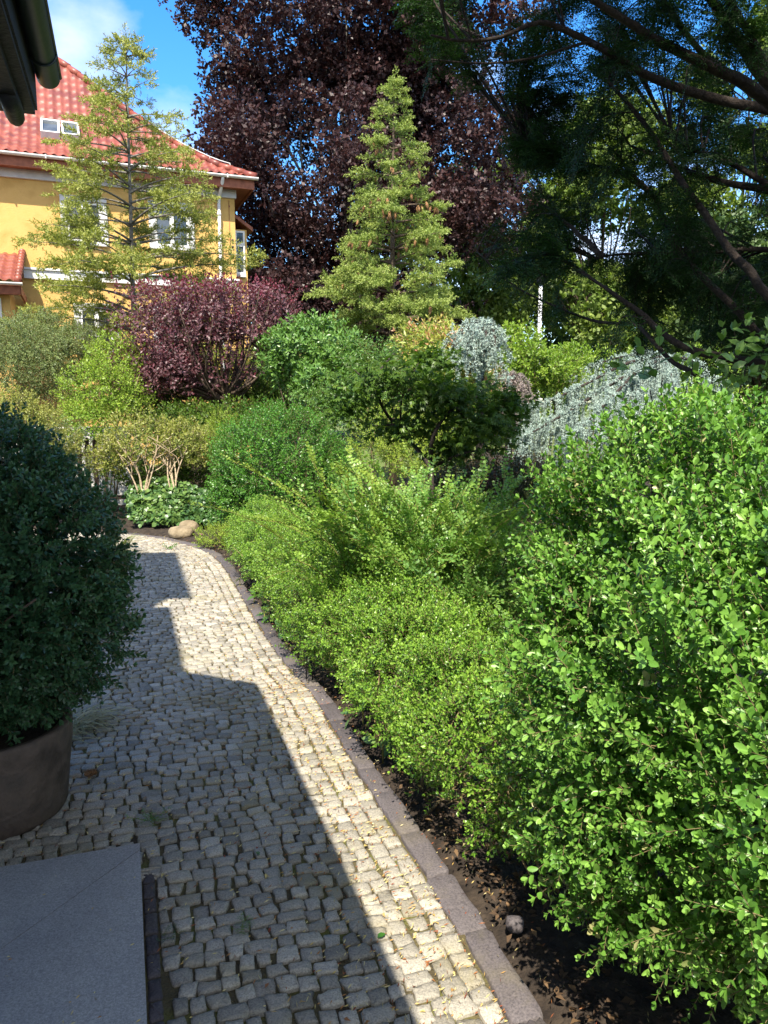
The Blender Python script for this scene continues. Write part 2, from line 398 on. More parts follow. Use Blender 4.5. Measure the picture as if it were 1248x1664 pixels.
def granite_mat(name, lo, hi, moss=0.0, speck=260):
    m, n, l, b = mat_new(name)
    t = n.new('ShaderNodeTexCoord'); a = n.new('ShaderNodeAttribute'); a.attribute_name = 'tint'
    base = ramp(n, [(0.0, lo), (1.0, hi)]); l.new(a.outputs['Fac'], base.inputs['Fac'])
    z = n.new('ShaderNodeTexNoise'); z.inputs['Scale'].default_value = speck; z.inputs['Detail'].default_value = 4; z.inputs['Roughness'].default_value = 0.7
    l.new(t.outputs['Object'], z.inputs['Vector'])
    sp = ramp(n, [(0.33, (0.42, 0.42, 0.44)), (0.5, (0.95, 0.95, 0.95)), (0.66, (1.35, 1.33, 1.28))])
    l.new(z.outputs['Fac'], sp.inputs['Fac'])
    mu = n.new('ShaderNodeMixRGB'); mu.blend_type = 'MULTIPLY'; mu.inputs[0].default_value = 0.8
    l.new(base.outputs[0], mu.inputs[1]); l.new(sp.outputs[0], mu.inputs[2])
    last = mu
    if moss:
        z2 = n.new('ShaderNodeTexNoise'); z2.inputs['Scale'].default_value = 2.3; z2.inputs['Detail'].default_value = 8; z2.inputs['Roughness'].default_value = 0.68
        l.new(t.outputs['Object'], z2.inputs['Vector'])
        c2 = ramp(n, [(0.52, (0, 0, 0)), (0.72, (moss,) * 3)]); l.new(z2.outputs['Fac'], c2.inputs['Fac'])
        mx = n.new('ShaderNodeMixRGB'); mx.inputs[2].default_value = (0.24, 0.20, 0.075, 1)
        l.new(c2.outputs[0], mx.inputs[0]); l.new(mu.outputs[0], mx.inputs[1]); last = mx
    l.new(last.outputs[0], b.inputs['Base Color'])
    b.inputs['Roughness'].default_value = 0.72; b.inputs['Specular IOR Level'].default_value = 0.35
    z3 = n.new('ShaderNodeTexNoise'); z3.inputs['Scale'].default_value = 75; z3.inputs['Detail'].default_value = 6
    l.new(t.outputs['Object'], z3.inputs['Vector'])
    bp = n.new('ShaderNodeBump'); bp.inputs['Strength'].default_value = 0.5; bp.inputs['Distance'].default_value = 0.006
    l.new(z3.outputs['Fac'], bp.inputs['Height']); l.new(bp.outputs[0], b.inputs['Normal'])
    return m
M['sett'] = granite_mat('granite_sett', (0.19, 0.175, 0.145), (0.42, 0.385, 0.32), 0.6, 150)
M['kerb'] = granite_mat('basalt_kerb', (0.065, 0.056, 0.058), (0.125, 0.108, 0.11), 0.25, 120)
M['joint'] = rough_mat('mossy_joint', (0.05, 0.038, 0.024), (0.105, 0.085, 0.04), 5, 0.95, 0.8, 90, c2=(0.12, 0.125, 0.03))

def slab_mat():
    m, n, l, b = mat_new('flamed_grey_granite')
    t = n.new('ShaderNodeTexCoord')
    z = n.new('ShaderNodeTexNoise'); z.inputs['Scale'].default_value = 170; z.inputs['Detail'].default_value = 5; z.inputs['Roughness'].default_value = 0.75
    l.new(t.outputs['Object'], z.inputs['Vector'])
    c = ramp(n, [(0.34, (0.16, 0.155, 0.15)), (0.5, (0.27, 0.262, 0.255)), (0.66, (0.39, 0.38, 0.365))]); l.new(z.outputs['Fac'], c.inputs['Fac'])
    z2 = n.new('ShaderNodeTexNoise'); z2.inputs['Scale'].default_value = 3; z2.inputs['Detail'].default_value = 6
    l.new(t.outputs['Object'], z2.inputs['Vector'])
    c2 = ramp(n, [(0.3, (0.82, 0.82, 0.84)), (0.7, (1.1, 1.1, 1.08))]); l.new(z2.outputs['Fac'], c2.inputs['Fac'])
    mu = n.new('ShaderNodeMixRGB'); mu.blend_type = 'MULTIPLY'; mu.inputs[0].default_value = 1
    l.new(c.outputs[0], mu.inputs[1]); l.new(c2.outputs[0], mu.inputs[2]); l.new(mu.outputs[0], b.inputs['Base Color'])
    b.inputs['Roughness'].default_value = 0.62
    bp = n.new('ShaderNodeBump'); bp.inputs['Strength'].default_value = 0.25; bp.inputs['Distance'].default_value = 0.003
    l.new(z.outputs['Fac'], bp.inputs['Height']); l.new(bp.outputs[0], b.inputs['Normal'])
    return m
M['slab'] = slab_mat()
M['pot'] = rough_mat('weathered_clay', (0.05, 0.038, 0.030), (0.115, 0.086, 0.068), 7, 0.85, 0.5, 45, c2=(0.075, 0.06, 0.05))
M['stone'] = rough_mat('sandy_stone', (0.17, 0.13, 0.08), (0.30, 0.24, 0.155), 9, 0.9, 0.6, 30)
M['stucco'] = rough_mat('ochre_stucco', (0.50, 0.305, 0.09), (0.61, 0.385, 0.13), 2.2, 0.92, 0.4, 30, c2=(0.57, 0.36, 0.11))
M['white'] = rough_mat('white_paint', (0.70, 0.69, 0.67), (0.82, 0.81, 0.79), 6, 0.6, 0.05, 40)
M['trim'] = rough_mat('grey_render_trim', (0.50, 0.50, 0.50), (0.62, 0.61, 0.60), 5, 0.8, 0.1, 40)
M['zinc'] = rough_mat('pale_gutter_metal', (0.60, 0.58, 0.55), (0.72, 0.70, 0.67), 7, 0.45, 0.05, 30)
M['fascia'] = rough_mat('red_brown_wood', (0.20, 0.065, 0.035), (0.32, 0.11, 0.06), 9, 0.6, 0.2, 50)
M['blackwood'] = rough_mat('near_black_wood', (0.010, 0.010, 0.012), (0.022, 0.020, 0.020), 6, 0.5, 0.2, 50)
M['dkmetal'] = rough_mat('dark_gutter_metal', (0.016, 0.028, 0.034), (0.030, 0.046, 0.052), 5, 0.42, 0.05, 30, spec=0.5)
M['brownfence'] = rough_mat('dark_fence_wood', (0.02, 0.013, 0.010), (0.05, 0.032, 0.022), 20, 0.8, 0.3, 60)
M['pole'] = rough_mat('galvanised_steel', (0.62, 0.64, 0.66), (0.74, 0.75, 0.76), 3, 0.4, 0.05, 30)
M['palewall'] = rough_mat('plain_render', (0.55, 0.53, 0.49), (0.66, 0.64, 0.60), 3, 0.9, 0.2, 30)
M['blackmetal'] = rough_mat('black_iron', (0.012, 0.012, 0.014), (0.03, 0.03, 0.033), 9, 0.5, 0.1, 30)
def glass_mat():
    m, n, l, b = mat_new('window_glass')
    t = n.new('ShaderNodeTexCoord'); z = n.new('ShaderNodeTexNoise'); z.inputs['Scale'].default_value = 1.6; z.inputs['Detail'].default_value = 3
    l.new(t.outputs['Object'], z.inputs['Vector'])
    c = ramp(n, [(0.4, (0.018, 0.024, 0.028)), (0.62, (0.10, 0.11, 0.115))]); l.new(z.outputs['Fac'], c.inputs['Fac'])
    l.new(c.outputs[0], b.inputs['Base Color']); b.inputs['Roughness'].default_value = 0.06; b.inputs['Specular IOR Level'].default_value = 0.9
    return m
M['glass'] = glass_mat()
def tile_mat(name, lo, mid, hi):
    m, n, l, b = mat_new(name)
    a = n.new('ShaderNodeAttribute'); a.attribute_name = 'tint'
    t = n.new('ShaderNodeTexCoord'); z = n.new('ShaderNodeTexNoise'); z.inputs['Scale'].default_value = 3.2; z.inputs['Detail'].default_value = 5
    l.new(t.outputs['Object'], z.inputs['Vector'])
    ad = n.new('ShaderNodeMath'); ad.operation = 'MULTIPLY_ADD'; ad.inputs[1].default_value = 0.5; ad.inputs[2].default_value = 0.1
    l.new(z.outputs['Fac'], ad.inputs[0])
    ad2 = n.new('ShaderNodeMath'); ad2.operation = 'MULTIPLY_ADD'; ad2.inputs[1].default_value = 0.3
    l.new(a.outputs['Fac'], ad2.inputs[0]); l.new(ad.outputs[0], ad2.inputs[2])
    c = ramp(n, [(0.25, lo), (0.5, mid), (0.75, hi)]); l.new(ad2.outputs[0], c.inputs['Fac']); l.new(c.outputs[0], b.inputs['Base Color'])
    b.inputs['Roughness'].default_value = 0.42; b.inputs['Specular IOR Level'].default_value = 0.4
    return m
M['tile'] = tile_mat('red_clay_tile', (0.12, 0.034, 0.028), (0.22, 0.057, 0.037), (0.30, 0.09, 0.06))

# ================================================================== THE SETTING
# path geometry: the kerb side of the paving, from near to far
EDGE = smooth_line(np.array([(1.28, -0.6), (0.96, 0.45), (0.41, 2.22), (0.208, 2.87), (-0.158, 3.96), (-0.5, 5.04), (-0.80, 5.75), (-1.25, 7.02), (-2.08, 9.45), (-2.72, 10.5), (-3.6, 11.25), (-4.8, 11.75), (-6.2, 12.1)]), 400)
seg = np.linalg.norm(np.diff(EDGE, axis=0), axis=1); ARC = np.concatenate([[0], np.cumsum(seg)])
def edge_at(s):
    p = np.stack([np.interp(s, ARC, EDGE[:, k]) for k in (0, 1)], -1)
    q = np.stack([np.interp(s + 0.15, ARC, EDGE[:, k]) for k in (0, 1)], -1); w = np.stack([np.interp(s - 0.15, ARC, EDGE[:, k]) for k in (0, 1)], -1)
    t = nrm(q - w); n = np.stack([-t[..., 1], t[..., 0]], -1)        # n points left, on to the path
    return p, t, n
def so(s, o):
    p, t, n = edge_at(s); return p + n * np.asarray(o)[..., None]
def lateral(P):
    """(arc position, offset to the left of the kerb line) for plan points"""
    d2 = ((P[:, None] - EDGE[None, ::3]) ** 2).sum(-1); i = d2.argmin(1) * 3
    i = np.minimum(i, len(EDGE) - 1); s = ARC[i]
    p, t, n = edge_at(s)
    return s, ((P - p) * n).sum(1)
DV = np.array([-0.319, 0.948]); QV = np.array([-0.948, -0.319])      # along the near building, and in towards it
SLAB = np.array([-1.03, 3.01])                                       # outer corner of the stone platform
def width(s): return np.interp(s, [0, 3.6, 4.2, 9, 12.6, 14.5, 18], [3.0, 3.0, 1.95, 2.0, 2.15, 1.9, 1.9])

# ground sheet to the horizon, with garden soil heaped on both sides of the path
g = Geo()
Z0 = np.array([0, 0, 1.0]); r_ = 600.0
xs = np.concatenate([[-r_, -60], np.arange(-9, 7.01, 0.06), [60, r_]]); ys = np.concatenate([[-r_, -40], np.arange(-1.2, 16.01, 0.06), [60, r_]])
X, Y = np.meshgrid(xs, ys); P = np.stack([X.ravel(), Y.ravel()], 1)
near = (P[:, 0] > -9.1) & (P[:, 0] < 7.1) & (P[:, 1] > -1.3) & (P[:, 1] < 16.1)
z = np.full(len(P), -0.06)
s_, o_ = np.zeros(len(P)), np.zeros(len(P))
idx = np.where(near)[0]
for k in range(0, len(idx), 8000):
    j = idx[k:k + 8000]; s_[j], o_[j] = lateral(P[j])
P3 = np.c_[P, 0 * P[:, :1]]
hump = 0.02 * lump(P3, 5.0, 3) + 0.012 * lump(P3, 21.0, 4) + 0.035 * np.clip((np.abs(P[:, 0]) - 0.4) / 2, 0, 1)
right = np.clip((-o_ - 0.15) / 0.12, 0, 1); left = np.clip((o_ - width(s_) - 0.0) / 0.15, 0, 1)
z[near] = (-0.06 + np.maximum(right, left) * (0.05 + hump))[near]
nx, ny = len(xs), len(ys)
i = (np.arange(ny - 1)[:, None] * nx + np.arange(nx - 1)[None]).ravel()
g.add(np.c_[P, z], np.stack([i, i + 1, i + nx + 1, i + nx], 1), 0, 0.5)
tag(g.build('ground', M['soil']), kind='structure')

# lawn beyond the beds
g = Geo()
g.add([(-90, 16.0, 0.0), (90, 16.0, 0.0), (140, 200, 0.0), (-140, 200, 0.0)], np.array([[0, 1, 2, 3]]), 0, 0.5)
tag(g.build('lawn', M['grass']), kind='structure')

# sand and moss bed under the setts
ss = np.linspace(0, ARC[-1] - 0.3, 160); oo = np.linspace(-0.03, 1, 12)
V = []
for s in ss:
    o = np.where(oo < 0, oo, oo * width(s)); V.append(np.c_[so(np.full(12, s), o), np.full(12, -0.013)])
V = np.array(V)
V[..., 2] += 0.004 * lump(V.reshape(-1, 3), 9, 8).reshape(V.shape[:2])
i = (np.arange(159)[:, None] * 12 + np.arange(11)[None]).ravel()
g = Geo(); g.add(V.reshape(-1, 3), np.stack([i, i + 12, i + 13, i + 1], 1), 0, 0.5)
tag(g.build('path_bedding', M['joint']), kind='structure')

# granite setts: each an irregular rounded block
def in_slab(p, pad=0.0):
    q = (p - SLAB) @ QV; d = (p - SLAB) @ DV
    return (q > -pad) & (d < pad)
setts = []                                   # (corner quad 4x2)
r = np.random.default_rng(11)
smax = ARC[-1] - 0.5
s0 = 0.0; lanes = []
while s0 < smax:                             # two border courses along the kerb
    for k in range(2):
        pass
    s0 += 1e9
for k in range(2):
    s = r.uniform(0, 0.1); o0 = 0.0 + 0.079 * k; o1 = o0 + 0.074
    while s < smax:
        L = r.uniform(0.07, 0.11); setts.append((s + 0.004, s + L - 0.005, o0, o1, 0)); s += L
s = 0.0
while s < smax:
    pitch = r.uniform(0.064, 0.084)
    o = 0.160 + r.uniform(0, 0.01); W = width(s) + r.uniform(-0.06, 0.05)
    while o < W:
        w = r.choice([r.uniform(0.056, 0.072), r.uniform(0.068, 0.092), r.uniform(0.088, 0.118)], p=[0.3, 0.5, 0.2])
        setts.append((s, s + pitch - r.uniform(0.005, 0.010), o, o + w - r.uniform(0.005, 0.010), 1)); o += w
    s += pitch
A = np.array(setts)
sc = (A[:, 0] + A[:, 1]) / 2; oc = (A[:, 2] + A[:, 3]) / 2
wav = 0.035 * np.sin(oc * 5.0 + sc * 0.9) + 0.02 * np.sin(oc * 11 + sc * 2.1)        # rows are not straight
wav[A[:, 4] == 0] = 0
cor = []
for (sa, oa) in ((0, 2), (1, 2), (1, 3), (0, 3)):
    cor.append(so(A[:, sa] + wav + r.normal(0, 0.005, len(A)), A[:, oa] + r.normal(0, 0.005, len(A))))
cor = np.stack(cor, 1)                       # K,4,2 order: near-right, far-right, far-left, near-left
ctr = cor.mean(1)
q_ = (cor - SLAB) @ QV; d_ = (cor - SLAB) @ DV          # stones beside the platform are cut to its border row
over = (d_ < 0.03) & (q_ > -0.060)
cor = cor - np.where(over, q_ + 0.060, 0)[..., None] * QV
ar_ = 0.5 * np.abs(np.cross(cor[:, 2] - cor[:, 0], cor[:, 3] - cor[:, 1]))
ctr = cor.mean(1)
keep = (ar_ > 0.0019) & ~in_slab(ctr, 0.0)
cor = cor[keep]; ctr = ctr[keep]; K = len(cor)
kk = np.arange(16) * (2 * np.pi / 16)
# superellipse outline in unit square coordinates
ex = 0.24
ux = np.sign(np.cos(kk)) * np.abs(np.cos(kk)) ** ex; uy = np.sign(np.sin(kk)) * np.abs(np.sin(kk)) ** ex
def bil(u, v):                               # unit square -> block
    a = (1 - u) * (1 - v) / 4; b = (1 + u) * (1 - v) / 4; c = (1 + u) * (1 + v) / 4; d = (1 - u) * (1 + v) / 4
    return a[..., None] * cor[:, None, 0] + b[..., None] * cor[:, None, 1] + c[..., None] * cor[:, None, 2] + d[..., None] * cor[:, None, 3]
jr = 1 + r.normal(0, 0.055, (K, 16))
rings = []
tilt = r.normal(0, 0.022, (K, 2)); hz = r.normal(0, 0.003, K)
for sc_, zz in ((1.0, -0.035), (1.0, -0.005), (0.945, 0.001), (0.55, 0.003)):
    xy = bil(ux[None] * sc_ * jr, uy[None] * sc_ * jr)
    zt = zz + hz[:, None] + ((xy - ctr[:, None]) * tilt[:, None]).sum(-1) + (r.normal(0, 0.0016, (K, 16)) if zz > 0 else 0)
    rings.append(np.concatenate([xy, zt[..., None]], -1))
cen = np.concatenate([ctr, (0.005 + hz)[:, None]], 1)[:, None]
V = np.concatenate(rings + [cen], 1)         # K, 65, 3
j = np.arange(16); kq = (j + 1) % 16
fq = np.concatenate([np.stack([b + j, b + kq, b + 16 + kq, b + 16 + j], 1) for b in (0, 16, 32)])
ft = np.stack([48 + j, 48 + kq, np.full(16, 64)], 1)
# outline winding: make the top face up
off = (np.arange(K) * 65)[:, None, None]
tint = np.clip(r.normal(0.5, 0.24, K), 0, 1)
g = Geo()
fq2 = (fq[None] + off).reshape(-1, 4); ft2 = (ft[None] + off).reshape(-1, 3)
a0 = V[0, 48]; nz_ = np.cross(V[0, 49] - a0, V[0, 64] - a0)[2]
if nz_ < 0: fq2 = fq2[:, ::-1]; ft2 = ft2[:, ::-1]
g.add(V.reshape(-1, 3), [fq2, ft2], 0, np.repeat(tint, 65))
tag(g.build('path', M['sett']), kind='structure')
SETT_C = ctr

def stone_block(g, quad, z0, z1, t, r, bev=0.007, jt=0.003):
    """one low kerb stone from a plan quad (4x2)"""
    quad = np.asarray(quad, float); c = quad.mean(0); n = 5
    ring = []
    for a, b in zip(quad, np.roll(quad, -1, 0)):
        ring += [a + (b - a) * f for f in np.linspace(0.06, 0.94, n)]
    ring = np.array(ring); ring += r.normal(0, jt, ring.shape)
    N = len(ring); inn = c + (ring - c) * (1 - bev / np.linalg.norm(ring - c, axis=1, keepdims=True))
    mid = c + (ring - c) * 0.5
    zt = r.normal(0, 0.002, N)
    V = np.concatenate([np.c_[ring, np.full(N, z0)], np.c_[ring, np.full(N, z1 - bev * 0.7)], np.c_[inn, z1 + zt], np.c_[mid, z1 + 0.002 + r.normal(0, 0.002, N)], [[*c, z1 + 0.003]]])
    j = np.arange(N); k = (j + 1) % N
    ar = np.cross(quad[1] - quad[0], quad[2] - quad[0])
    fs = [np.stack([b + j, b + k, b + N + k, b + N + j], 1) for b in (0, N, 2 * N)]
    ft = np.stack([3 * N + j, 3 * N + k, np.full(N, 4 * N)], 1)
    if ar < 0: fs = [f[:, ::-1] for f in fs]; ft = ft[:, ::-1]
    g.add(V, [np.concatenate(fs), ft], 0, t)
g = Geo(); r = np.random.default_rng(5)
s = 0.2
while s < 13.2:
    L = r.uniform(0.24, 0.46); w = r.uniform(0.112, 0.132)
    a = np.array([s + 0.003, s + L - 0.003, s + L - 0.003, s + 0.003]); o = np.array([-0.012, -0.012, -w, -w]) + r.normal(0, 0.006, 4)
    stone_block(g, so(a, o), -0.06, 0.004 + r.normal(0, 0.003), r.uniform(0.1, 0.9), r); s += L
tag(g.build('kerb', M['kerb']), kind='structure')
# dark row of setts beside the platform
g = Geo(); d0 = -3.2
while d0 < -0.02:
    L = min(r.uniform(0.09, 0.16), 0.0 - d0 + 0.02)
    c = [SLAB + DV * (d0 + 0.004) - QV * 0.006, SLAB + DV * (d0 + L - 0.004) - QV * 0.006, SLAB + DV * (d0 + L - 0.004) - QV * 0.052, SLAB + DV * (d0 + 0.004) - QV * 0.052]
    stone_block(g, np.array(c) + r.normal(0, 0.001, (4, 2)), -0.05, 0.0 + r.normal(0, 0.003), r.uniform(0, 0.5), r, 0.006, 0.001); d0 += L
tag(g.build('border_course', M['kerb']), kind='structure')

# fallen needles and twig scraps on the setts
r = np.random.default_rng(21)
n = 11000
s = np.concatenate([r.uniform(1.5, 6.5, n * 2 // 3), r.uniform(6.5, 13, n - n * 2 // 3)])
o = np.where(r.uniform(0, 1, n) < 0.45, np.abs(r.normal(0, 0.25, n)), r.uniform(-0.15, 1, n) * width(s))
p = so(s, o)
row = r.uniform(0, 1, n) < 0.55                          # many have settled in the joints
near_i = np.array([((SETT_C - q) ** 2).sum(1).argmin() for q in p[row]])
dl = p[row] - SETT_C[near_i]; p[row] = SETT_C[near_i] + nrm(dl) * np.maximum(np.linalg.norm(dl, axis=1, keepdims=True), 0.045)
ok = ~in_slab(p, 0.02); p = p[ok]; row = row[ok]; n = len(p)
L = r.uniform(0.010, 0.030, n); a = r.uniform(0, np.pi, n); w = r.uniform(0.0009, 0.0021, n)
ca = np.stack([np.cos(a), np.sin(a)], 1); pa = np.stack([-np.sin(a), np.cos(a)], 1)
zz = np.where(row, 0.002, 0.0125)
q = np.stack([p - ca * L[:, None] / 2, p + pa * w[:, None], p + ca * L[:, None] / 2, p - pa * w[:, None]], 1)
zq = np.stack([zz, zz + 0.003, zz + r.uniform(0, 0.004, n), zz], 1)
g = Geo(); g.add(np.concatenate([q, zq[..., None]], -1).reshape(-1, 3), np.arange(n * 4).reshape(-1, 4), 0, np.repeat(r.uniform(0, 1, n), 4))
tag(g.build('needle_litter', M['litter']), 'straw and rust coloured fallen needles scattered over the granite setts', 'needles', kind='stuff')
# rust coloured leaf scraps on the setts
n = 900
s = r.uniform(1.6, 12.5, n); o = np.where(r.uniform(0, 1, n) < .5, np.abs(r.normal(0, .3, n)), r.uniform(-.15, 1, n) * width(s)); p = so(s, o); p = p[~in_slab(p, .02)]; n = len(p)
ls = [sprig(leaf_shape(0.024, 0.012, ((0.4, 1.0),), 0.5, 0.5), 1, 0.004, 80, 'alt', None, 0.0006, 1, 0.2, tipleaf=False) for _ in range(3)]
g = Geo(); a = r.uniform(0, 6.28, n)
scatter(g, ls, np.c_[p, np.full(n, .009)], np.stack([np.cos(a), np.sin(a), r.normal(0, .15, n)], 1), nrm(Z0 + r.normal(0, .3, (n, 3))), r.uniform(.35, 1.1, n), r.beta(1.3, 2.2, n), r)
tag(g.build('leaf_scraps', [M['litter'], M['litter']]), 'rust brown leaf scraps lying on the granite setts', 'leaf scraps', kind='stuff')
# dead leaves on the soil by the hedge
n = 4200
s = r.uniform(1.6, 12, n); o = -0.17 - np.abs(r.normal(0, 0.45, n))
p = so(s, o); v, q, tr = rhomb(0.035, 0.018, 0.4, 0.2)
t_ = T(); t_.put((v, q, tr), (0, 0, 0), np.array([1, 0, 0]), np.array([0, 1, 0]), np.array([0, 0, 1])); t_.done()
g = Geo(); a = r.uniform(0, 6.28, n)
d = np.stack([np.cos(a), np.sin(a), r.normal(0, 0.2, n)], 1)
stamp(g, t_, np.c_[p, np.full(n, 0.012) + r.uniform(0, 0.03, n)], d, nrm(np.array([0, 0, 1.0]) + r.normal(0, 0.4, (n, 3))), r.uniform(0.5, 1.3, n), r.beta(1.6, 2.2, n))
tag(g.build('leaf_litter', M['mulch']), 'brown dead leaves on the dark soil under the hedge', 'dead leaves', kind='stuff')
# ================================================================== THE DARK-EAVED BUILDING WE STAND BESIDE
D3 = np.array([*DV, 0]); Q3 = np.array([*QV, 0]); Z3 = np.array([0, 0, 1.0])
E0 = np.array([-1.205, 3.065, 3.17])                  # outer lip of the gutter at its far end
nb = empty('garden_house', (-2.6, 2.0, 0), 'dark building with a black eave and dark gutter reaching in at the top left corner', 'building')
FR = (E0, Q3, D3, Z3)                                  # local x = inward, y = along the eave, z = up
g = Geo()
def gutter_run(g, y0, y1, rad, cx, cz, mat=0):
    a = np.linspace(np.pi, 2 * np.pi, 13); th = 0.004
    prof = [(cx + rad * math.cos(t), cz + rad * math.sin(t)) for t in a] + [(cx + (rad - th) * math.cos(t), cz + (rad - th) * math.sin(t)) for t in a[::-1]]
    n = len(prof)
    v = np.array([E0 + Q3 * x + D3 * y + Z3 * z for y in (y0, y1) for x, z in prof])
    j = np.arange(n); k = (j + 1) % n
    g.add(v, [np.stack([j, k, n + k, n + j], 1)], mat, 0.5)
    for y, fl in ((y0, 0), (y1, 1)):                  # end caps
        vv = np.array([E0 + Q3 * x + D3 * y + Z3 * z for x, z in prof[:13]]); f = np.array([list(range(13))])
        g.add(vv, f if fl else f[:, ::-1], mat, 0.5, smooth=False)
gutter_run(g, -4.5, 0.0, 0.041, 0.041, 0.012)
for y in (-3.2, -2.4, -1.6, -0.86, -0.22):             # joint rings
    a = np.linspace(np.pi, 2 * np.pi, 13)
    tube(g, [E0 + Q3 * (0.041 + 0.044 * math.cos(t)) + D3 * y + Z3 * (0.012 + 0.044 * math.sin(t)) for t in a], 0.004, 5)
tube(g, [E0 + Z3 * 0.014 + D3 * y for y in (-4.5, 0.0)], 0.007, 6)
gutter = g.build('gutter', M['dkmetal'], nb)
g = Geo()
box(g, (0.083, -4.5, -0.115), (0.109, -0.02, 0.06), FR)
g.build('fascia', M['blackwood'], nb)
g = Geo()
for k in range(9):                                     # soffit boards, running along the eave
    x0 = 0.090 + k * 0.155
    box(g, (x0, -4.5, -0.135), (x0 + 0.151, -0.035, -0.118), FR)
box(g, (0.112, -4.5, -0.1165), (1.55, -0.04, -0.11), FR)
g.build('soffit', M['blackwood'], nb)
g = Geo()                                              # purlin end with a rounded nose under the soffit
box(g, (0.125, -3.0, -0.165), (0.185, -0.06, -0.136), FR)
pts = [E0 + Q3 * 0.152 + D3 * y + Z3 * z for y, z in ((-0.30, -0.155), (-0.2, -0.158), (-0.11, -0.160), (-0.07, -0.163), (-0.045, -0.168), (-0.035, -0.172))]
tube(g, pts, [0.030, 0.033, 0.033, 0.030, 0.020, 0.007], 12)
g.build('purlin', M['blackwood'], nb)
g = Geo()
tn = math.tan(R(46))
def slope(g, x0, x1, y0, y1, z0, th=0.08, tan=tn):
    v = []
    for x in (x0, x1):
        for y in (y0, y1):
            for dz in (0, th): v.append(E0 + Q3 * x + D3 * y + Z3 * (z0 + (x - x0) * tan + dz))
    f = np.array([[0, 1, 3, 2], [4, 6, 7, 5], [0, 4, 5, 1], [2, 3, 7, 6], [0, 2, 6, 4], [1, 5, 7, 3]])
    g.add(v, f[:, ::-1], 0, 0.5, smooth=False)
slope(g, 0.03, 1.6, -4.5, 0.0, 0.03)                   # low roof over the platform
slope(g, 1.35, 3.2, -9.0, 0.62, 6.0 - E0[2], tan=0.45)  # main eave higher up
slope(g, 1.73, 3.6, -0.27, 2.19, 8.0 - E0[2], tan=0.5)  # gable standing higher still
nroof = g.build('roof', M['blackwood'], nb)
g = Geo()
box(g, (1.55, -9.0, -E0[2]), (6.0, 0.3, 6.2 - E0[2]), FR)
box(g, (1.95, -0.20, -E0[2] + 6.2), (6.0, 2.0, 8.2 - E0[2]), FR)
box(g, (2.3, 0.3, -E0[2]), (6.0, 2.0, 6.2 - E0[2]), FR)
g.build('wall', M['palewall'], nb)

# stone platform: two slabs mitred at the corner
plat = empty('stone_platform', (SLAB[0], SLAB[1], 0), 'grey granite platform with a diagonal mitre joint at the lower left corner', 'platform')
def prism(g, plan, z0, z1, mat=0, t=0.5):
    plan = np.asarray(plan, float); n = len(plan)
    if np.sum(np.cross(plan, np.roll(plan, -1, 0))) < 0: plan = plan[::-1]
    v = np.concatenate([np.c_[plan, np.full(n, z0)], np.c_[plan, np.full(n, z1)]])
    j = np.arange(n); k = (j + 1) % n
    g.add(v, [np.stack([j, k, k + n, j + n], 1), np.array([list(range(n, 2 * n))]), np.array([list(range(n - 1, -1, -1))])], mat, t, smooth=False)
def sl(q, d): return SLAB + QV * q + DV * d
gap = 0.002
g = Geo(); prism(g, [sl(0, -0.05 - gap), sl(0, -3.6), sl(1.2, -3.6), sl(1.2, -1.25 - gap)], 0.112, 0.150)
prism(g, [sl(1.2 + gap, -3.6), sl(3.0, -3.6), sl(3.0, -1.25), sl(1.2 + gap, -1.25)], 0.112, 0.1495)
g.build('long_slab', M['slab'], plat)
g = Geo(); prism(g, [sl(0, -0.05 + gap), sl(0, 0), sl(1.6, 0), sl(1.6, -1.25 + gap), sl(1.2, -1.25 + gap)], 0.112, 0.150)
g.build('end_slab', M['slab'], plat)
g = Geo(); prism(g, [sl(0.03, -0.03), sl(0.03, -3.6), sl(3.0, -3.6), sl(3.0, -0.03)], -0.06, 0.110)
g.build('plinth', M['kerb'], plat)
# scraps on the platform
r = np.random.default_rng(9)
n = 60; q = r.uniform(0.02, 0.7, n); d = -r.uniform(0.05, 1.6, n)
p = np.array([sl(a, b) for a, b in zip(q, d)]); a = r.uniform(0, 3.14, n); L = r.uniform(.008, .022, n); w = r.uniform(.001, .0018, n)
ca = np.stack([np.cos(a), np.sin(a)], 1); pa = ca[:, ::-1] * [-1, 1]
qd = np.stack([p - ca * L[:, None] / 2, p + pa * w[:, None], p + ca * L[:, None] / 2, p - pa * w[:, None]], 1)
g = Geo(); g.add(np.concatenate([qd, np.broadcast_to(np.array([.1512, .1535, .152, .1512])[None, :, None], (n, 4, 1))], -1).reshape(-1, 3), np.arange(4 * n).reshape(-1, 4), 0, np.repeat(r.uniform(.3, 1, n), 4))
tag(g.build('needle_scraps', M['litter']), 'few straw coloured needle scraps lying on the grey stone platform', 'needles', kind='stuff')

# ================================================================== PLANTER AND CLIPPED SHRUB
PC = np.array([-1.93, 3.55, 0.0])
pot = empty('plant_pot', PC, 'tall brown clay pot standing on setts behind the stone platform', 'plant pot')
def lathe(g, c, prof, n=40, mat=0, jit=0):
    a = np.linspace(0, 2 * np.pi, n, endpoint=False)
    v = np.concatenate([np.c_[c[0] + rr * np.cos(a), c[1] + rr * np.sin(a), np.full(n, c[2] + zz)] for rr, zz in prof])
    m = len(prof); i = np.arange(m - 1)[:, None] * n; j = np.arange(n)[None]; k = (j + 1) % n
    g.add(v, np.stack([i + j, i + k, i + n + k, i + n + j], -1).reshape(-1, 4), mat, 0.5)
g = Geo(); lathe(g, PC, [(0.0, 0.0), (0.335, 0.0), (0.345, 0.02), (0.365, 0.2), (0.385, 0.36), (0.388, 0.43), (0.380, 0.442), (0.345, 0.442), (0.338, 0.42), (0.33, 0.30)])
g.build('pot_body', M['pot'], pot)
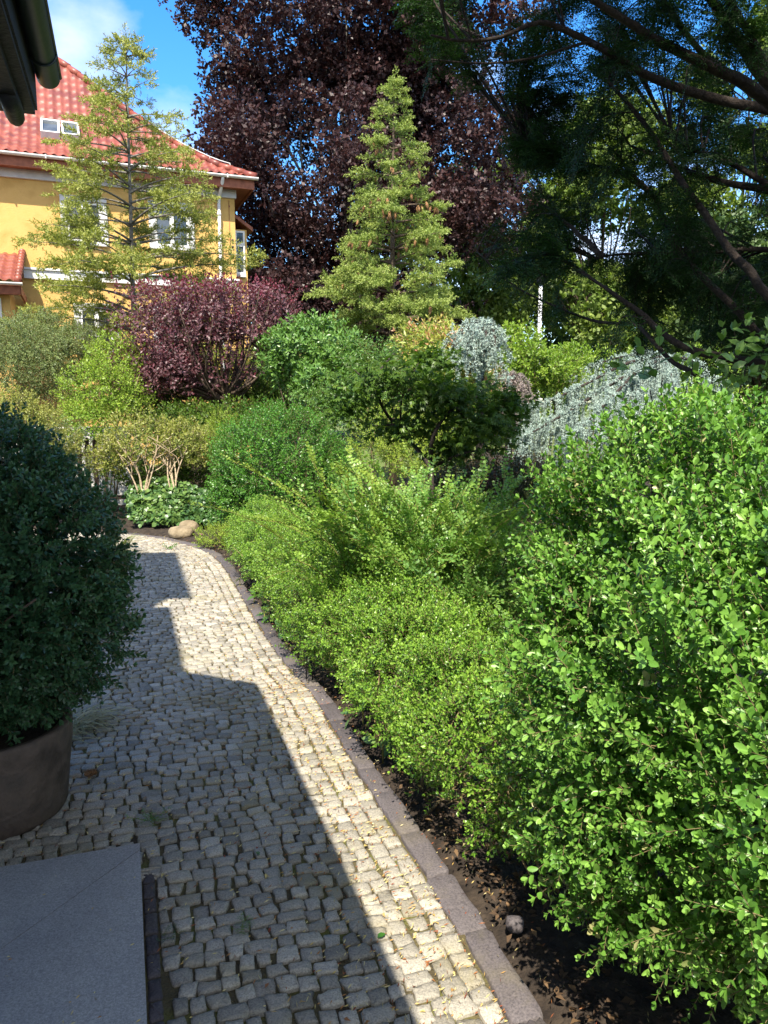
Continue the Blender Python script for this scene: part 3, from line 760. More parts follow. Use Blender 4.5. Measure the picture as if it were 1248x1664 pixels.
g = Geo(); lathe(g, PC, [(0.0, 0.385), (0.15, 0.39), (0.335, 0.38)], 28); g.build('potting_soil', M['soil'], pot)

lf = leaf_shape(0.034, 0.0165)
tp = [sprig(lf, 5, 0.085, 58, 'opp', tip=0.8) for _ in range(4)] + [sprig(lf, 4, 0.06, 65, 'flat', tip=0.8) for _ in range(2)]
shrub = empty('potted_shrub', PC + [0, 0, 0.385], 'dark green rounded shrub growing from the brown clay pot in shade', 'shrub')
els = [((-2.06, 3.68, 1.20), (0.63, 0.60, 0.74)), ((-1.92, 3.66, 0.95), (0.58, 0.55, 0.48)), ((-2.25, 3.7, 1.55), (0.46, 0.45, 0.38)), ((-1.98, 3.72, 1.42), (0.50, 0.50, 0.46)), ((-1.74, 3.66, 1.24), (0.45, 0.45, 0.48)), ((-1.98, 3.58, 0.70), (0.46, 0.42, 0.30))]
g = Geo(); foliage(g, els, tp, 6500, 31, 1.0, 0.9, 0.25, 0.38, 0.30, 0.12, 5.5, 0.45, 0.14, zmin=0.42, back=0.4, tlump=0.2, pit=-0.4, pfreq=10.0)
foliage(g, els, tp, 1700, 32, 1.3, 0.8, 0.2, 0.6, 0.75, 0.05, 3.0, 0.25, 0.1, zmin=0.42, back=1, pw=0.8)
g.build('leaves', [M['potleaf'], M['twig']], shrub)
g = Geo(); r = np.random.default_rng(3)
for k in range(9):
    e = np.array([-1.95, 3.66, 1.1]) + r.normal(0, 1, 3) * [0.25, 0.22, 0.2]
    tube(g, smooth_line([PC + [r.normal(0, .05), r.normal(0, .05), 0.37], PC + [r.normal(0, .12), .05 + r.normal(0, .1), 0.8], e], 7), np.linspace(0.014, 0.005, 7), 5)
g.build('stems', M['bark'], shrub)

# ================================================================== BOX BUSH AND LOW HEDGE ON THE RIGHT
lfB = leaf_shape(0.0275, 0.0145, ((0.2, 0.62), (0.55, 1.0), (0.86, 0.66)), fold=0.3, droop=0.1)
tb = [sprig(lfB, 6, 0.105, 58, 'opp', tip=0.85, tgrad=0.42) for _ in range(4)] + [sprig(lfB, 4, 0.07, 60, 'opp', tip=0.9, tgrad=0.35) for _ in range(4)] + [sprig(lfB, 6, 0.115, 55, 'opp', tip=0.8, tgrad=0.5) for _ in range(1)]
bb = empty('box_bush', (1.55, 2.6, 0), 'large rounded light green box bush filling the right foreground', 'bush')
els = [((1.52, 2.50, 1.02), (1.16, 1.05, 0.92)), ((1.55, 1.78, 1.02), (0.92, 0.66, 0.68)), ((2.10, 2.50, 1.48), (0.88, 0.9, 0.64)), ((1.25, 2.5, 0.68), (0.78, 0.80, 0.50)), ((1.30, 2.75, 1.36), (0.80, 0.80, 0.65))]
g = Geo(); foliage(g, els, tb, 16500, 41, 1.0, 0.8, 0.45, 0.42, 0.30, 0.17, 6.0, 0.31, 0.18, zmin=0.22, back=0.3, tlump=0.14, pw=1.3, pit=-0.12, pfreq=9.0)
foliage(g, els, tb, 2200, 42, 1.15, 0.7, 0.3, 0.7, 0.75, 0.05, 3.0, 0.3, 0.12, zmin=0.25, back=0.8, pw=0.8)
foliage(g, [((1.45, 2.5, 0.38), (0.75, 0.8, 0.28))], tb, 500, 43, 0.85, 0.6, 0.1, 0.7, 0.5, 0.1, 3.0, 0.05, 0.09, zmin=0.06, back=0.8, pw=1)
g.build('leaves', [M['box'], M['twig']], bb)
g = Geo(); r = np.random.default_rng(4)
for k in range(26):
    b = np.array([1.5, 2.6, -0.02]) + r.normal(0, 1, 3) * [0.22, 0.22, 0]
    e = np.array([1.55, 2.55, 0.95]) + r.normal(0, 1, 3) * [0.5, 0.5, 0.35]
    m_ = (b + e) / 2 + r.normal(0, 0.1, 3)
    tube(g, smooth_line([b, m_, e], 7), np.linspace(0.016, 0.004, 7), 5)
g.build('stems', M['bark'], bb)

lfH = leaf_shape(0.024, 0.0125, ((0.5, 1.0),), fold=0.3, droop=0.1)
th = [sprig(lfH, 5, 0.075, 58, 'opp', tip=0.85, tgrad=0.3) for _ in range(4)] + [sprig(lfH, 4, 0.05, 60, 'opp', tip=0.9) for _ in range(2)]
hd = empty('low_hedge', (0.3, 5.0, 0), 'low yellow green box hedge running along the dark kerb of the path', 'hedge')
els = []; r = np.random.default_rng(6)
for s in np.arange(3.55, 10.55, 0.33):
    y = so(np.array([s]), np.array([-0.48 - 0.05 * r.normal()]))[0]
    h = np.interp(s, [3.5, 5, 8, 10.4], [0.36, 0.37, 0.34, 0.35]) + r.normal(0, 0.025)
    els.append(((y[0], y[1], h + 0.06), (0.44 + r.normal(0, .03), 0.42, h)))
g = Geo()
# lower, barer sides carry pale dying leaves
def hedge_foliage(n, seed, size, depth, pw, back):
    r = np.random.default_rng(seed)
    P, N, u = blob_points(els, n, r, depth, 0.22, 6.5, 51, 0.06, back, pw)
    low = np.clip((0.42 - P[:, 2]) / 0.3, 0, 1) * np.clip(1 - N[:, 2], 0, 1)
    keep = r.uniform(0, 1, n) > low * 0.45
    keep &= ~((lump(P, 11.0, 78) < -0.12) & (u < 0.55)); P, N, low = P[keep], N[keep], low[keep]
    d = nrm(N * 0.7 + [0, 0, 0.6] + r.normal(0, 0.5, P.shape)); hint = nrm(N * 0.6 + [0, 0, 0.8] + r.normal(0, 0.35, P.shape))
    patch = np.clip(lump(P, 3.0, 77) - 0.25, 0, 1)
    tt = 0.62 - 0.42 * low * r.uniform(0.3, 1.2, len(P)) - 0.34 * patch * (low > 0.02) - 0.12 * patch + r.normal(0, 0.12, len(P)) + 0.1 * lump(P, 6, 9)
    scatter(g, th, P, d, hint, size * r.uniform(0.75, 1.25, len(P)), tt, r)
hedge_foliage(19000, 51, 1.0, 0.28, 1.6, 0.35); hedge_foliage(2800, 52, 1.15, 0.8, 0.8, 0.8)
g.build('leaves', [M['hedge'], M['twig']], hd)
g = Geo()
for k in range(110):
    s = r.uniform(3.5, 10.4); b = so(np.array([s]), np.array([-0.5 + r.normal(0, .1)]))[0]
    e = np.array([*so(np.array([s + r.normal(0, .2)]), np.array([-0.5 + r.normal(0, .22)]))[0], r.uniform(0.25, 0.6)])
    tube(g, smooth_line([[*b, -0.02], [*((b + e[:2]) / 2 + r.normal(0, .05, 2)), e[2] * 0.5], e], 5), np.linspace(0.009, 0.003, 5), 4)
for k in range(60):                                    # dead bare twigs sticking out low on the path side
    s = r.uniform(3.6, 9.5); b = np.array([*so(np.array([s]), np.array([-0.42]))[0], r.uniform(0.1, 0.35)])
    e = np.array([*so(np.array([s + r.normal(0, .15)]), np.array([-0.2 + r.normal(0, .05)]))[0], b[2] + r.uniform(-0.08, 0.1)])
    tube(g, smooth_line([b, (b + e) / 2 + r.normal(0, .02, 3), e], 5), np.linspace(0.004, 0.0015, 5), 4)
g.build('stems', M['twig'], hd)

# ================================================================== ARCHING SHRUB IN THE MIDDLE
lfR = leaf_shape(0.031, 0.023, ((0.3, 0.75), (0.7, 1.0)), fold=0.15, droop=0.05)
ta = [sprig(lfR, 6, 0.16, 62, 'flat', tip=0.8, tgrad=0.15, jit=0.3) for _ in range(3)] + [sprig(lfR, 5, 0.13, 62, 'alt', tip=0.8, tgrad=0.2, jit=0.3) for _ in range(2)]
def arching(name, label, base, n, seed, length, lean, mat, spread=0.15, droop=0.9, tint=0.45, size=1.0, tm=None, stemmat=None, side=0.6, r0=0.007, dirs=None):
    r = np.random.default_rng(seed); root = empty(name, base, label, 'shrub')
    g = Geo(); gs = Geo(); SP = []; SD = []; SH = []; TT = []
    for k in range(n):
        az = r.uniform(0, 6.28) if dirs is None else dirs(r); ln = length * r.uniform(0.65, 1.15); le = lean * r.uniform(0.3, 1.2)
        hd_ = np.array([math.cos(az), math.sin(az), 0]); b = np.array(base) + np.array([*(r.normal(0, spread, 2)), 0])
        u = np.linspace(0, 1, 12)[:, None]; dr = droop * r.uniform(0.5, 1.3)
        P = b + hd_ * (le * ln * (u ** 1.25)) + Z3 * ln * (u * 1.05 - dr * 0.5 * u ** 2.4) + r.normal(0, 0.03, 3) * u + 0.02 * np.sin(u * 5 + r.uniform(0, 6)) * np.array([hd_[1], -hd_[0], 0])
        P[:, 2] = np.maximum(P[:, 2], 0.04)
        tube(gs, P, np.linspace(r0, 0.002, 12), 4)
        tg = nrm(np.gradient(P, axis=0)); tt = tint + r.normal(0, 0.12)
        m = int(ln / 0.06)
        f = np.sort(r.uniform(0.22, 1, m)); i = np.minimum((f * 11).astype(int), 10); fr = (f * 11 - i)[:, None]
        Q = P[i] * (1 - fr) + P[i + 1] * fr; D = tg[i]
        sd = r.normal(0, 1, (m, 3)); sd -= D * (sd * D).sum(1, keepdims=True); sd = nrm(sd); sd[:, 2] = np.abs(sd[:, 2]) * 0.6
        SP.append(Q); SD.append(nrm(D + sd * side)); SH.append(nrm(Z3 + r.normal(0, 0.3, (m, 3)))); TT.append(tt + 0.15 * f + r.normal(0, 0.08, m))
    scatter(g, tm or ta, np.concatenate(SP), np.concatenate(SD), np.concatenate(SH), size * r.uniform(0.8, 1.2, sum(map(len, SP))), np.concatenate(TT), r)
    g.build('leaves', [mat, stemmat or M['greenstem']], root); gs.build('stems', stemmat or M['greenstem'], root)
    return root
bm = at(690, 1000, 5.9); bm[2] = 0
arching('arching_shrub', 'light green arching shrub with small round leaves behind the low hedge', bm, 230, 61, 1.75, 0.55, M['barb'], 0.28, 1.0, 0.45)
b2 = at(650, 900, 6.9); b2[2] = 0
arching('wispy_shrub', 'yellow green wispy shrub reaching left in thin horizontal sprays', b2, 52, 62, 1.75, 0.72, M['wispy'], 0.2, 0.75, 0.55, 0.85, None, None, 0.3, 0.006, lambda r: r.uniform(1.7, 4.6))
b3 = at(830, 900, 5.2); b3[2] = 0
arching('round_leaf_shrub', 'blue green round leaved shrub between the arching shrub and the box bush', b3, 110, 63, 1.3, 0.5, M['rhodo'], 0.25, 1.0, 0.4, 1.0)
#PART3
# ================================================================== THE YELLOW HOUSE
HC = np.array([-4.637, 25.0, 0.0]); HA = np.array([-0.93053, -0.36621, 0]); HN = np.array([0.36621, -0.93053, 0])
HF = (HC, HA, HN, Z3)                                  # local: x = leftward along the facade, y = out of the facade, z = up
house = empty('yellow_house', HC + HA * 4, 'yellow rendered house with red tiled hipped roof and white windows', 'house')
def W(w, o, z): return HC + HA * w + HN * o + Z3 * z
g = Geo()
box(g, (0, -10.5, 0), (10.5, 0, 8.62), HF)
box(g, (-0.44, -2.6, 0), (-0.001, -0.42, 7.35), HF)     # bay on the far side
wall = g.build('wall', M['stucco'], house)
# annex on the left
g = Geo(); box(g, (6.35, 0.001, 0), (11.5, 2.3, 4.86), HF); g.build('annex_wall', M['stucco'], house)
def roof_z(e): return np.interp(e, [0, 0.9, 1.68, 2.61, 5.5], [8.70, 9.16, 9.70, 10.49, 13.34])
def tiles(g, e0, e1, w0, w1, zf, hip=True, pw=0.24, pl=0.33, o0=0.55, seed=1):
    r = np.random.default_rng(seed)
    es = []; k = 0
    rows = int((e1 - e0) / pl)
    for i in range(rows):
        for f in (0.0, 0.45, 0.97): es.append((e0 + (i + f) * pl, f, i))
    es.append((e1, 0.97, rows))
    cols = np.arange(w0, w1, pw / 6)
    V = np.zeros((len(es), len(cols), 3)); Tt = np.zeros((len(es), len(cols)))
    rt = r.uniform(0, 1, (rows + 2, int((w1 - w0) / pw) + 3))
    for i, (e, f, row) in enumerate(es):
        w = np.maximum(cols, e - o0 + 0.02) if hip else cols
        ph = (cols / pw) * 2 * np.pi
        zz = zf(e) + 0.032 * np.maximum(np.sin(ph), -0.45) + 0.055 * (1 - f) - 0.01 + 0.004 * lump(np.c_[w, 0 * w + e, 0 * w], 2.0, 5)
        V[i] = HC + HA * w[:, None] + HN * (o0 - e) + Z3 * zz[:, None]
        Tt[i] = rt[row, ((cols - w0) / pw).astype(int)]
    n = len(cols); i = (np.arange(len(es) - 1)[:, None] * n + np.arange(n - 1)[None]).ravel()
    g.add(V.reshape(-1, 3), np.stack([i, i + n, i + n + 1, i + 1], 1), 0, Tt.ravel())
g = Geo(); tiles(g, 0.0, 5.5, -0.55, 10.6, roof_z)
# far side hip plane and back slope, plain
hip = np.array([W(e - 0.55, 0.55 - e, roof_z(e)) for e in (0, 0.9, 1.68, 2.61, 5.5)])
hb = np.array([W(e - 0.55, -11.05 + e, roof_z(e)) for e in (0, 0.9, 1.68, 2.61, 5.5)])
g.add(np.concatenate([hip, hb]), np.array([[i, i + 5, i + 6, i + 1] for i in range(4)]), 0, 0.5, smooth=False)
bk = np.array([W(10.6, -11.05 + e, roof_z(e)) for e in (0, 0.9, 1.68, 2.61, 5.5)])
g.add(np.concatenate([hb, bk]), np.array([[i, i + 5, i + 6, i + 1] for i in range(4)]), 0, 0.5, smooth=False)
# ridge tiles along the hip
hp = [W(e - 0.55, 0.55 - e, roof_z(e) + 0.03) for e in np.arange(0.0, 5.5, 0.3)]
for a, b in zip(hp[:-1], hp[1:]): tube(g, [a, a + (b - a) * 1.06], [0.125, 0.10], 8, t=float(rng.uniform(0, 1)))
box(g, (4.9, -5.1, roof_z(5.5) - 0.05), (10.6, -4.8, roof_z(5.5) + 0.14), HF)
roof = g.build('roof', M['tile'], house)
g = Geo()
def half_gutter(g, w0, w1, o, z, rad=0.075):
    a = np.linspace(np.pi, 2 * np.pi, 9); pr = [(o + rad * math.cos(t), z + rad * math.sin(t)) for t in a] + [(o + (rad - .008) * math.cos(t), z + (rad - .008) * math.sin(t)) for t in a[::-1]]
    n = len(pr); v = np.array([W(w, oo, zz) for w in (w0, w1) for oo, zz in pr]); j = np.arange(n); k = (j + 1) % n
    g.add(v, np.stack([j, k, n + k, n + j], 1), 0, 0.5)
    for b in (0, n): g.add(v[b:b + 9], np.array([list(range(9))]), 0, 0.5, smooth=False)
half_gutter(g, -0.62, 10.6, 0.62, 8.68)
for w in np.arange(0.3, 10, 1.25): box(g, (w, 0.535, 8.595), (w + 0.035, 0.705, 8.70), HF)
g.build('gutter', M['zinc'], house)
g = Geo()
box(g, (-0.52, 0.44, 8.36), (10.6, 0.52, 8.655), HF); box(g, (-0.50, 0.02, 8.40), (10.6, 0.438, 8.44), HF)
box(g, (-0.52, -10.5, 8.36), (-0.46, 0.438, 8.655), HF); box(g, (-0.458, -10.5, 8.40), (-0.002, 0.018, 8.44), HF)
g.build('eave_board', M['fascia'], house)
g = Geo(); box(g, (-0.04, 0.003, 8.16), (10.6, 0.10, 8.398), HF); g.build('cornice', M['trim'], house)
g = Geo(); box(g, (-0.05, 0.003, 5.44), (6.09, 0.09, 5.68), HF); box(g, (-0.07, 0.003, 5.682), (6.09, 0.14, 5.74), HF)
g.build('string_course', M['white'], house)
g = Geo()
tube(g, smooth_line([W(0.44, 0.58, 8.62), W(0.46, 0.50, 8.44), W(0.50, 0.16, 8.10), W(0.51, 0.13, 7.9)], 8), 0.05, 10)
tube(g, [W(0.51, 0.13, 7.95), W(0.51, 0.13, 5.6), W(0.51, 0.2, 5.4), W(0.51, 0.13, 5.1), W(0.51, 0.13, 0)], 0.05, 10)
for z in (7.6, 6.3): tube(g, [W(0.51, 0.13, z), W(0.51, 0.13, z + 0.06)], 0.064, 10)
g.build('downpipe', M['zinc'], house)
g = Geo(); tube(g, [W(0.18, 0.015, 8.1), W(0.17, 0.015, 5.8)], 0.008, 5)
for z in (7.9, 6.9, 6.0): box(g, (0.15, 0.003, z), (0.19, 0.03, z + 0.05), HF)
g.build('lightning_wire', M['fascia'], house)
for z in (6.92, 6.72):
    g = Geo(); tube(g, [W(0.10, 0.0, z), W(0.10, 0.05, z)], 0.035, 8); g.build('wall_plate', M['blackmetal'], house)
# snow guard rail on the tiles near the hip
g = Geo(); wr = [(e, 0.14) for e in np.linspace(0.5, 2.6, 9)]
top = [W(e - 0.40, 0.48 - e, roof_z(e) + 0.24) for e, _ in wr]; lo_ = [W(e - 0.40, 0.48 - e, roof_z(e) + 0.04) for e, _ in wr]
tube(g, top, 0.016, 6); twigs(g, np.array(lo_)[::2], np.array(top)[::2], 0.014, 0.014, sides=5)
g.build('roof_rail', M['trim'], house)

def window(w0, w1, z0, z1, sashes=2, o=0.0, casing=0.17, parent=house, sill=True, transom=False, name='window'):
    g = Geo()                                          # casing round the opening
    c = casing
    if c:
        box(g, (w0 - c, o + 0.003, z1), (w1 + c, o + 0.075, z1 + c), HF); box(g, (w0 - c, o + 0.003, z0), (w0, o + 0.07, z1 - 0.001), HF); box(g, (w1, o + 0.003, z0), (w1 + c, o + 0.07, z1 - 0.001), HF)
    box(g, (w0 - c, o + 0.003, z0 - 0.10), (w1 + c, o + 0.11, z0 - 0.002), HF)
    fr = g.build(name, M['trim'], parent)
    g = Geo(); t = 0.055
    n = sashes; ww = (w1 - w0) / n
    for k in range(n):
        a, b = w0 + k * ww + 0.004, w0 + (k + 1) * ww - 0.004
        zs = [(z0, z1)] if not transom else [(z0, z0 + (z1 - z0) * 0.68), (z0 + (z1 - z0) * 0.68 + 0.003, z1)]
        for za, zb in zs:
            box(g, (a, o + 0.004, za), (a + t, o + 0.05, zb), HF); box(g, (b - t, o + 0.004, za), (b, o + 0.05, zb), HF)
            box(g, (a + t, o + 0.004, za), (b - t, o + 0.048, za + t), HF); box(g, (a + t, o + 0.004, zb - t), (b - t, o + 0.048, zb), HF)
    g.build('frame', M['white'], fr)
    g = Geo(); box(g, (w0 + 0.01, o + 0.003, z0 + 0.01), (w1 - 0.01, o + 0.018, z1 - 0.01), HF); g.build('pane', M['glass'], fr)
    return fr
window(3.93, 4.86, 6.56, 7.66); window(1.43, 2.42, 6.60, 7.72)
window(3.75, 4.65, 3.5, 4.65); window(1.43, 2.42, 3.5, 4.65)
window(-0.37, -0.05, 5.98, 7.30, 1, -0.42, 0.0, transom=True)
window(6.55, 8.2, 3.7, 4.6, 2, 2.3, 0.0); window(9.0, 10.4, 3.85, 4.72, 2, 2.3, 0.0)
# bay roof, annex roof
g = Geo()
v = [W(0.0, -0.30, 7.82), W(-0.62, -0.30, 7.42), W(-0.62, -2.7, 7.42), W(0.0, -2.7, 7.82), W(0.0, -0.30, 7.72), W(-0.62, -0.30, 7.30), W(-0.62, -2.7, 7.30), W(0.0, -2.7, 7.72)]
g.add(v, np.array([[0, 1, 2, 3], [7, 6, 5, 4], [0, 4, 5, 1], [1, 5, 6, 2], [2, 6, 7, 3], [3, 7, 4, 0]]), 0, 0.5, smooth=False)
g.build('bay_roof', M['fascia'], house)
g = Geo()
tiles(g, 0.0, 2.75, 6.10, 11.6, lambda e: 4.96 + 0.42 * e, hip=False, o0=2.75, seed=3)
for e in np.arange(0, 2.7, 0.3):
    tube(g, [W(6.10, 2.75 - e, 4.98 + 0.42 * e + 0.03), W(6.10, 2.75 - e - 0.32, 4.98 + 0.42 * (e + 0.32) + 0.03)], [0.10, 0.08], 8, t=float(rng.uniform(0, 1)))
g.build('annex_roof', M['tile'], house)
g = Geo(); half_gutter(g, 6.0, 11.6, 2.80, 4.94, 0.065); g.build('annex_gutter', M['zinc'], house)
g = Geo(); box(g, (6.07, 2.60, 4.66), (11.6, 2.70, 4.91), HF); box(g, (6.10, 2.302, 4.69), (11.6, 2.598, 4.73), HF)
box(g, (6.05, 0.10, 4.69), (6.099, 2.598, 4.90), HF); g.build('annex_eave_board', M['fascia'], house)
# paired roof windows, standing on the tiles
for k, (wa, wb) in enumerate(((4.92, 5.45), (4.38, 4.88))):
    g = Geo(); zb_, zt_ = roof_z(1.75), roof_z(2.42)
    def sl_box(g, a, b, e0, e1, h0, h1):
        v = []
        for w in (a, b):
            for e in (e0, e1):
                for h in (h0, h1): v.append(W(w, 0.55 - e + h * 0.6, roof_z(e) + h))
        f = np.array([[0, 1, 3, 2], [4, 6, 7, 5], [0, 4, 5, 1], [2, 3, 7, 6], [0, 2, 6, 4], [1, 5, 7, 3]]); g.add(v, f, 0, 0.5, smooth=False)
    sl_box(g, wa, wa + 0.06, 1.55, 2.25, 0.0, 0.17); sl_box(g, wb - 0.06, wb, 1.55, 2.25, 0.0, 0.17)
    sl_box(g, wa + 0.06, wb - 0.06, 1.55, 1.62, 0.0, 0.168); sl_box(g, wa + 0.06, wb - 0.06, 2.18, 2.25, 0.0, 0.168)
    rw = g.build('roof_window', M['trim'], roof)
    g = Geo(); sl_box(g, wa + 0.058, wb - 0.058, 1.615, 2.185, 0.05, 0.12); g.build('pane', M['glass'], rw)

# ================================================================== TREE BUILDERS
def conifer(name, label, base, top, seed, length, mat, bark, nb=90, z0=0.15, rise=0.15, droop=0.25, tmpl=None, tw=0.09, size=1.0, r0=0.12, tint=0.5, density=1.0, start=0.3, az_bias=None, whorl=0.0):
    r = np.random.default_rng(seed); root = empty(name, base, label, 'tree')
    base = np.asarray(base, float); top = np.asarray(top, float); H = top[2] - base[2]
    gt = Geo(); g = Geo()
    tp_ = smooth_line([base - Z3 * 0.1, base + (top - base) * 0.5 + r.normal(0, 0.03, 3) * [1, 1, 0], top], 16)
    tube(gt, tp_, np.linspace(r0, 0.012, 16), 9)
    PP = []; DD = []; TT = []; SS = []
    for k in range(nb):
        f = z0 + (1 - z0) * ((k + r.uniform(0, 1)) / nb) ** 0.92
        if whorl: f = np.round(f / whorl) * whorl + r.normal(0, whorl * 0.13)
        f = min(f, 0.985)
        L = length(f) * r.uniform(0.62, 1.14)
        if L < 0.05: L = 0.05
        az = k * 2.4 + r.normal(0, 0.4)
        h = np.array([math.cos(az), math.sin(az), 0])
        b = base + (top - base) * f
        u = np.linspace(0, 1, 9)[:, None]
        P = b + h * L * u + Z3 * L * (rise * u - droop * u ** 2 + 0.18 * droop * u ** 4) + r.normal(0, 0.04, 3) * L * u
        tube(gt, P, np.linspace(0.018 + 0.012 * L, 0.004, 9) * r0 / 0.12, 5)
        tg = nrm(np.gradient(P, axis=0))
        side = nrm(np.cross(tg, Z3))
        m = max(3, int(L / tw * density))
        fr = np.sort(r.uniform(start, 1, m)); 
        for j in range(m):
            i = min(int(fr[j] * 8), 7); q = P[i] + (P[i + 1] - P[i]) * (fr[j] * 8 - i)
            sg = 1 if j % 2 else -1
            sl_ = (0.10 + 0.42 * L * (1.05 - fr[j]) * min(1, (fr[j] - start * 0.6) * 3)) * r.uniform(0.7, 1.2)
            d = nrm(tg[i] * r.uniform(0.6, 1.1) + side[i] * sg * r.uniform(0.4, 1.1) + Z3 * r.normal(0.05, 0.18))
            nn = max(1, int(sl_ / (tw * 0.8)))
            for a in range(nn):
                t = (a + 0.2) / nn
                PP.append(q + d * sl_ * t + Z3 * (-0.10 * droop * t * t)); dd = nrm(d + r.normal(0, 0.35, 3)); DD.append(dd); TT.append(tint + r.normal(0, 0.12) + 0.22 * (fr[j] * t - 0.3)); SS.append(r.uniform(0.8, 1.25))
        PP.append(P[-1]); DD.append(tg[-1]); TT.append(tint + 0.2); SS.append(1.0)
    for a in np.linspace(0.93, 1, 5): PP.append(base + (top - base) * a); DD.append(np.array([r.normal(0, .2), r.normal(0, .2), 1])); TT.append(tint + 0.15); SS.append(1.0)
    PP = np.array(PP); DD = np.array(DD)
    scatter(g, tmpl, PP, DD, nrm(Z3 + r.normal(0, 0.3, PP.shape)), size * np.array(SS), np.array(TT), r)
    gt.build('trunk', bark, root); g.build('foliage', [mat, bark], root)
    return root, PP
def needle_spray(n=12, L=0.14, nl=0.03, nw=0.006, ang=48, arr='flat', jit=0.3, sub=0):
    sh = rhomb(nl, nw, 0.1, 0.1, 0.45)
    return sprig(sh, n, L, ang, arr, None, 0.0016, 0.7, jit, 0.02, 0.2, tipleaf=True)
def fan_spray(L=0.16, subs=5, n=7, nl=0.03, nw=0.007, droop=0.0):
    """a flat spray: main shoot with side shoots, all set with needles"""
    t = T(); r = rng; sh = rhomb(nl, nw, 0.1, 0.1, 0.45)
    t.stem(L, 0.0018)
    def shoot(p0, d, ln, m):
        for i in range(m):
            f = (i + 0.3) / m
            for sg in (-1, 1):
                sd = np.array([d[1], -d[0], 0]) * sg
                dd = nrm(d * 0.75 + sd * 0.8 + np.array([0, 0, r.normal(0, .18)]))
                x, y, z = frames(dd[None], nrm(np.array([[r.normal(0, .3), r.normal(0, .3), 1]])))
                t.put(sh, p0 + d * ln * f + np.array([0, 0, -droop * f * f * ln]), x[0], y[0], z[0], 0.18 * f + r.normal(0, .08), scale=r.uniform(.8, 1.15) * (1 - .3 * f))
    shoot(np.zeros(3), np.array([0, 1.0, 0]), L, n)
    for k in range(subs):
        f = 0.12 + 0.75 * k / max(subs - 1, 1); sg = 1 if k % 2 else -1; a = R(48 + r.normal(0, 8))
        d = np.array([math.sin(a) * sg, math.cos(a), r.normal(0, 0.1)])
        shoot(np.array([0, f * L, -droop * f * f * L]), nrm(d), L * (0.62 - 0.4 * f), max(3, int(n * (0.7 - 0.4 * f))))
    return t.done()

def brush(L=0.2, subs=5, n=7, nl=0.03, nw=0.008, flat=0.6):
    t = T(); r = rng; sh = rhomb(nl, nw, 0.1, 0.1, 0.45)
    t.stem(L, 0.0022)
    def shoot(p0, d, ln, m):
        for i in range(m):
            f = (i + 0.3) / m
            dd = nrm(d * 0.7 + r.normal(0, 0.62, 3) + np.array([0, 0, .15]))
            x, y, z = frames(dd[None], r.normal(0, 1, (1, 3)) + [[0, 0, .8]])
            t.put(sh, p0 + d * ln * f, x[0], y[0], z[0], 0.25 * f + r.normal(0, .08), scale=r.uniform(.8, 1.15) * (1 - .25 * f))
    shoot(np.zeros(3), np.array([0, 1.0, 0]), L, n * 2)
    for k in range(subs):
        f = 0.1 + 0.75 * k / max(subs - 1, 1); a = R(50 + r.normal(0, 10)); az = r.uniform(0, 6.28)
        d = np.array([math.sin(a) * math.cos(az), math.cos(a), math.sin(a) * math.sin(az) * flat + .12])
        shoot(np.array([0, f * L, 0]), nrm(d), L * (0.62 - 0.35 * f), n)
    return t.done()
# golden conifer in front of the house
base = at(214, 560, 18); base[2] = 0; top = at(204, 62, 18)
tl = [brush(0.30, 7, 7, 0.075, 0.024) for _ in range(4)]
def len_l(f):
    return float(np.interp(f, [0.1, 0.3, 0.42, 0.52, 0.68, 0.82, 0.93, 1.0], [2.9, 2.8, 2.75, 2.4, 1.75, 1.1, 0.5, 0.08]))
conifer('golden_conifer', 'open yellow green conifer standing in front of the yellow house', base, top, 71, len_l, M['larch'], M['greybark'], nb=150, z0=0.14, rise=0.30, droop=0.28, tmpl=tl, tw=0.20, size=0.95, r0=0.085, tint=0.58, density=1.3, start=0.34, whorl=0.04)
# spruce with cones
base = at(640, 560, 18); base[2] = 0; top = at(640, 128, 18)
ts = [brush(0.23, 6, 8, 0.05, 0.018) for _ in range(4)]
sp, spp = conifer('cone_bearing_spruce', 'dense green spruce hung with brown cones in front of the copper beech', base, top, 72, lambda f: float(np.interp(f, [0.1, 0.4, 0.55, 0.75, 0.92, 1], [1.95, 1.8, 1.42, 0.80, 0.28, 0.05])), M['spruce'], M['bark'], nb=118, z0=0.16, rise=0.30, droop=0.26, tmpl=ts, tw=0.12, size=1.05, r0=0.12, tint=0.5, density=1.5, start=0.26, whorl=0.035)
r = np.random.default_rng(8)
ax = np.array([base[0], base[1], 0]); hz_ = spp[:, 2]; rad = np.linalg.norm(spp[:, :2] - ax[:2], axis=1)
w = np.exp(-((hz_ - 6.6) / 1.1) ** 2) * (rad > 0.25) + 0.05 * (rad > 0.7)
k = r.choice(len(spp), 95, replace=False, p=w / w.sum())
prof = [(0.0, 0.0), (0.017, -0.012), (0.026, -0.045), (0.024, -0.085), (0.012, -0.12), (0.0, -0.128)]
for q in k:
    g = Geo(); d = np.array([r.normal(0, .25), r.normal(0, .25), -1.0]); d = nrm(d); a = np.linspace(0, 2 * np.pi, 7, endpoint=False)
    x, y, z = frames(d[None], np.array([[0.3, 0.9, 0.1]])); s_ = r.uniform(1.0, 1.6)
    v = np.concatenate([spp[q] + x[0] * (rr * s_ * np.cos(a))[:, None] + z[0] * (rr * s_ * np.sin(a))[:, None] + y[0] * (-zz * s_ + 0.03) for rr, zz in prof])
    i = np.arange(5)[:, None] * 7; j = np.arange(7)[None]; kk_ = (j + 1) % 7
    g.add(v, np.stack([i + j, i + 7 + j, i + 7 + kk_, i + kk_], -1).reshape(-1, 4), 0, 0.5); g.build('cone', M['cone'], sp)

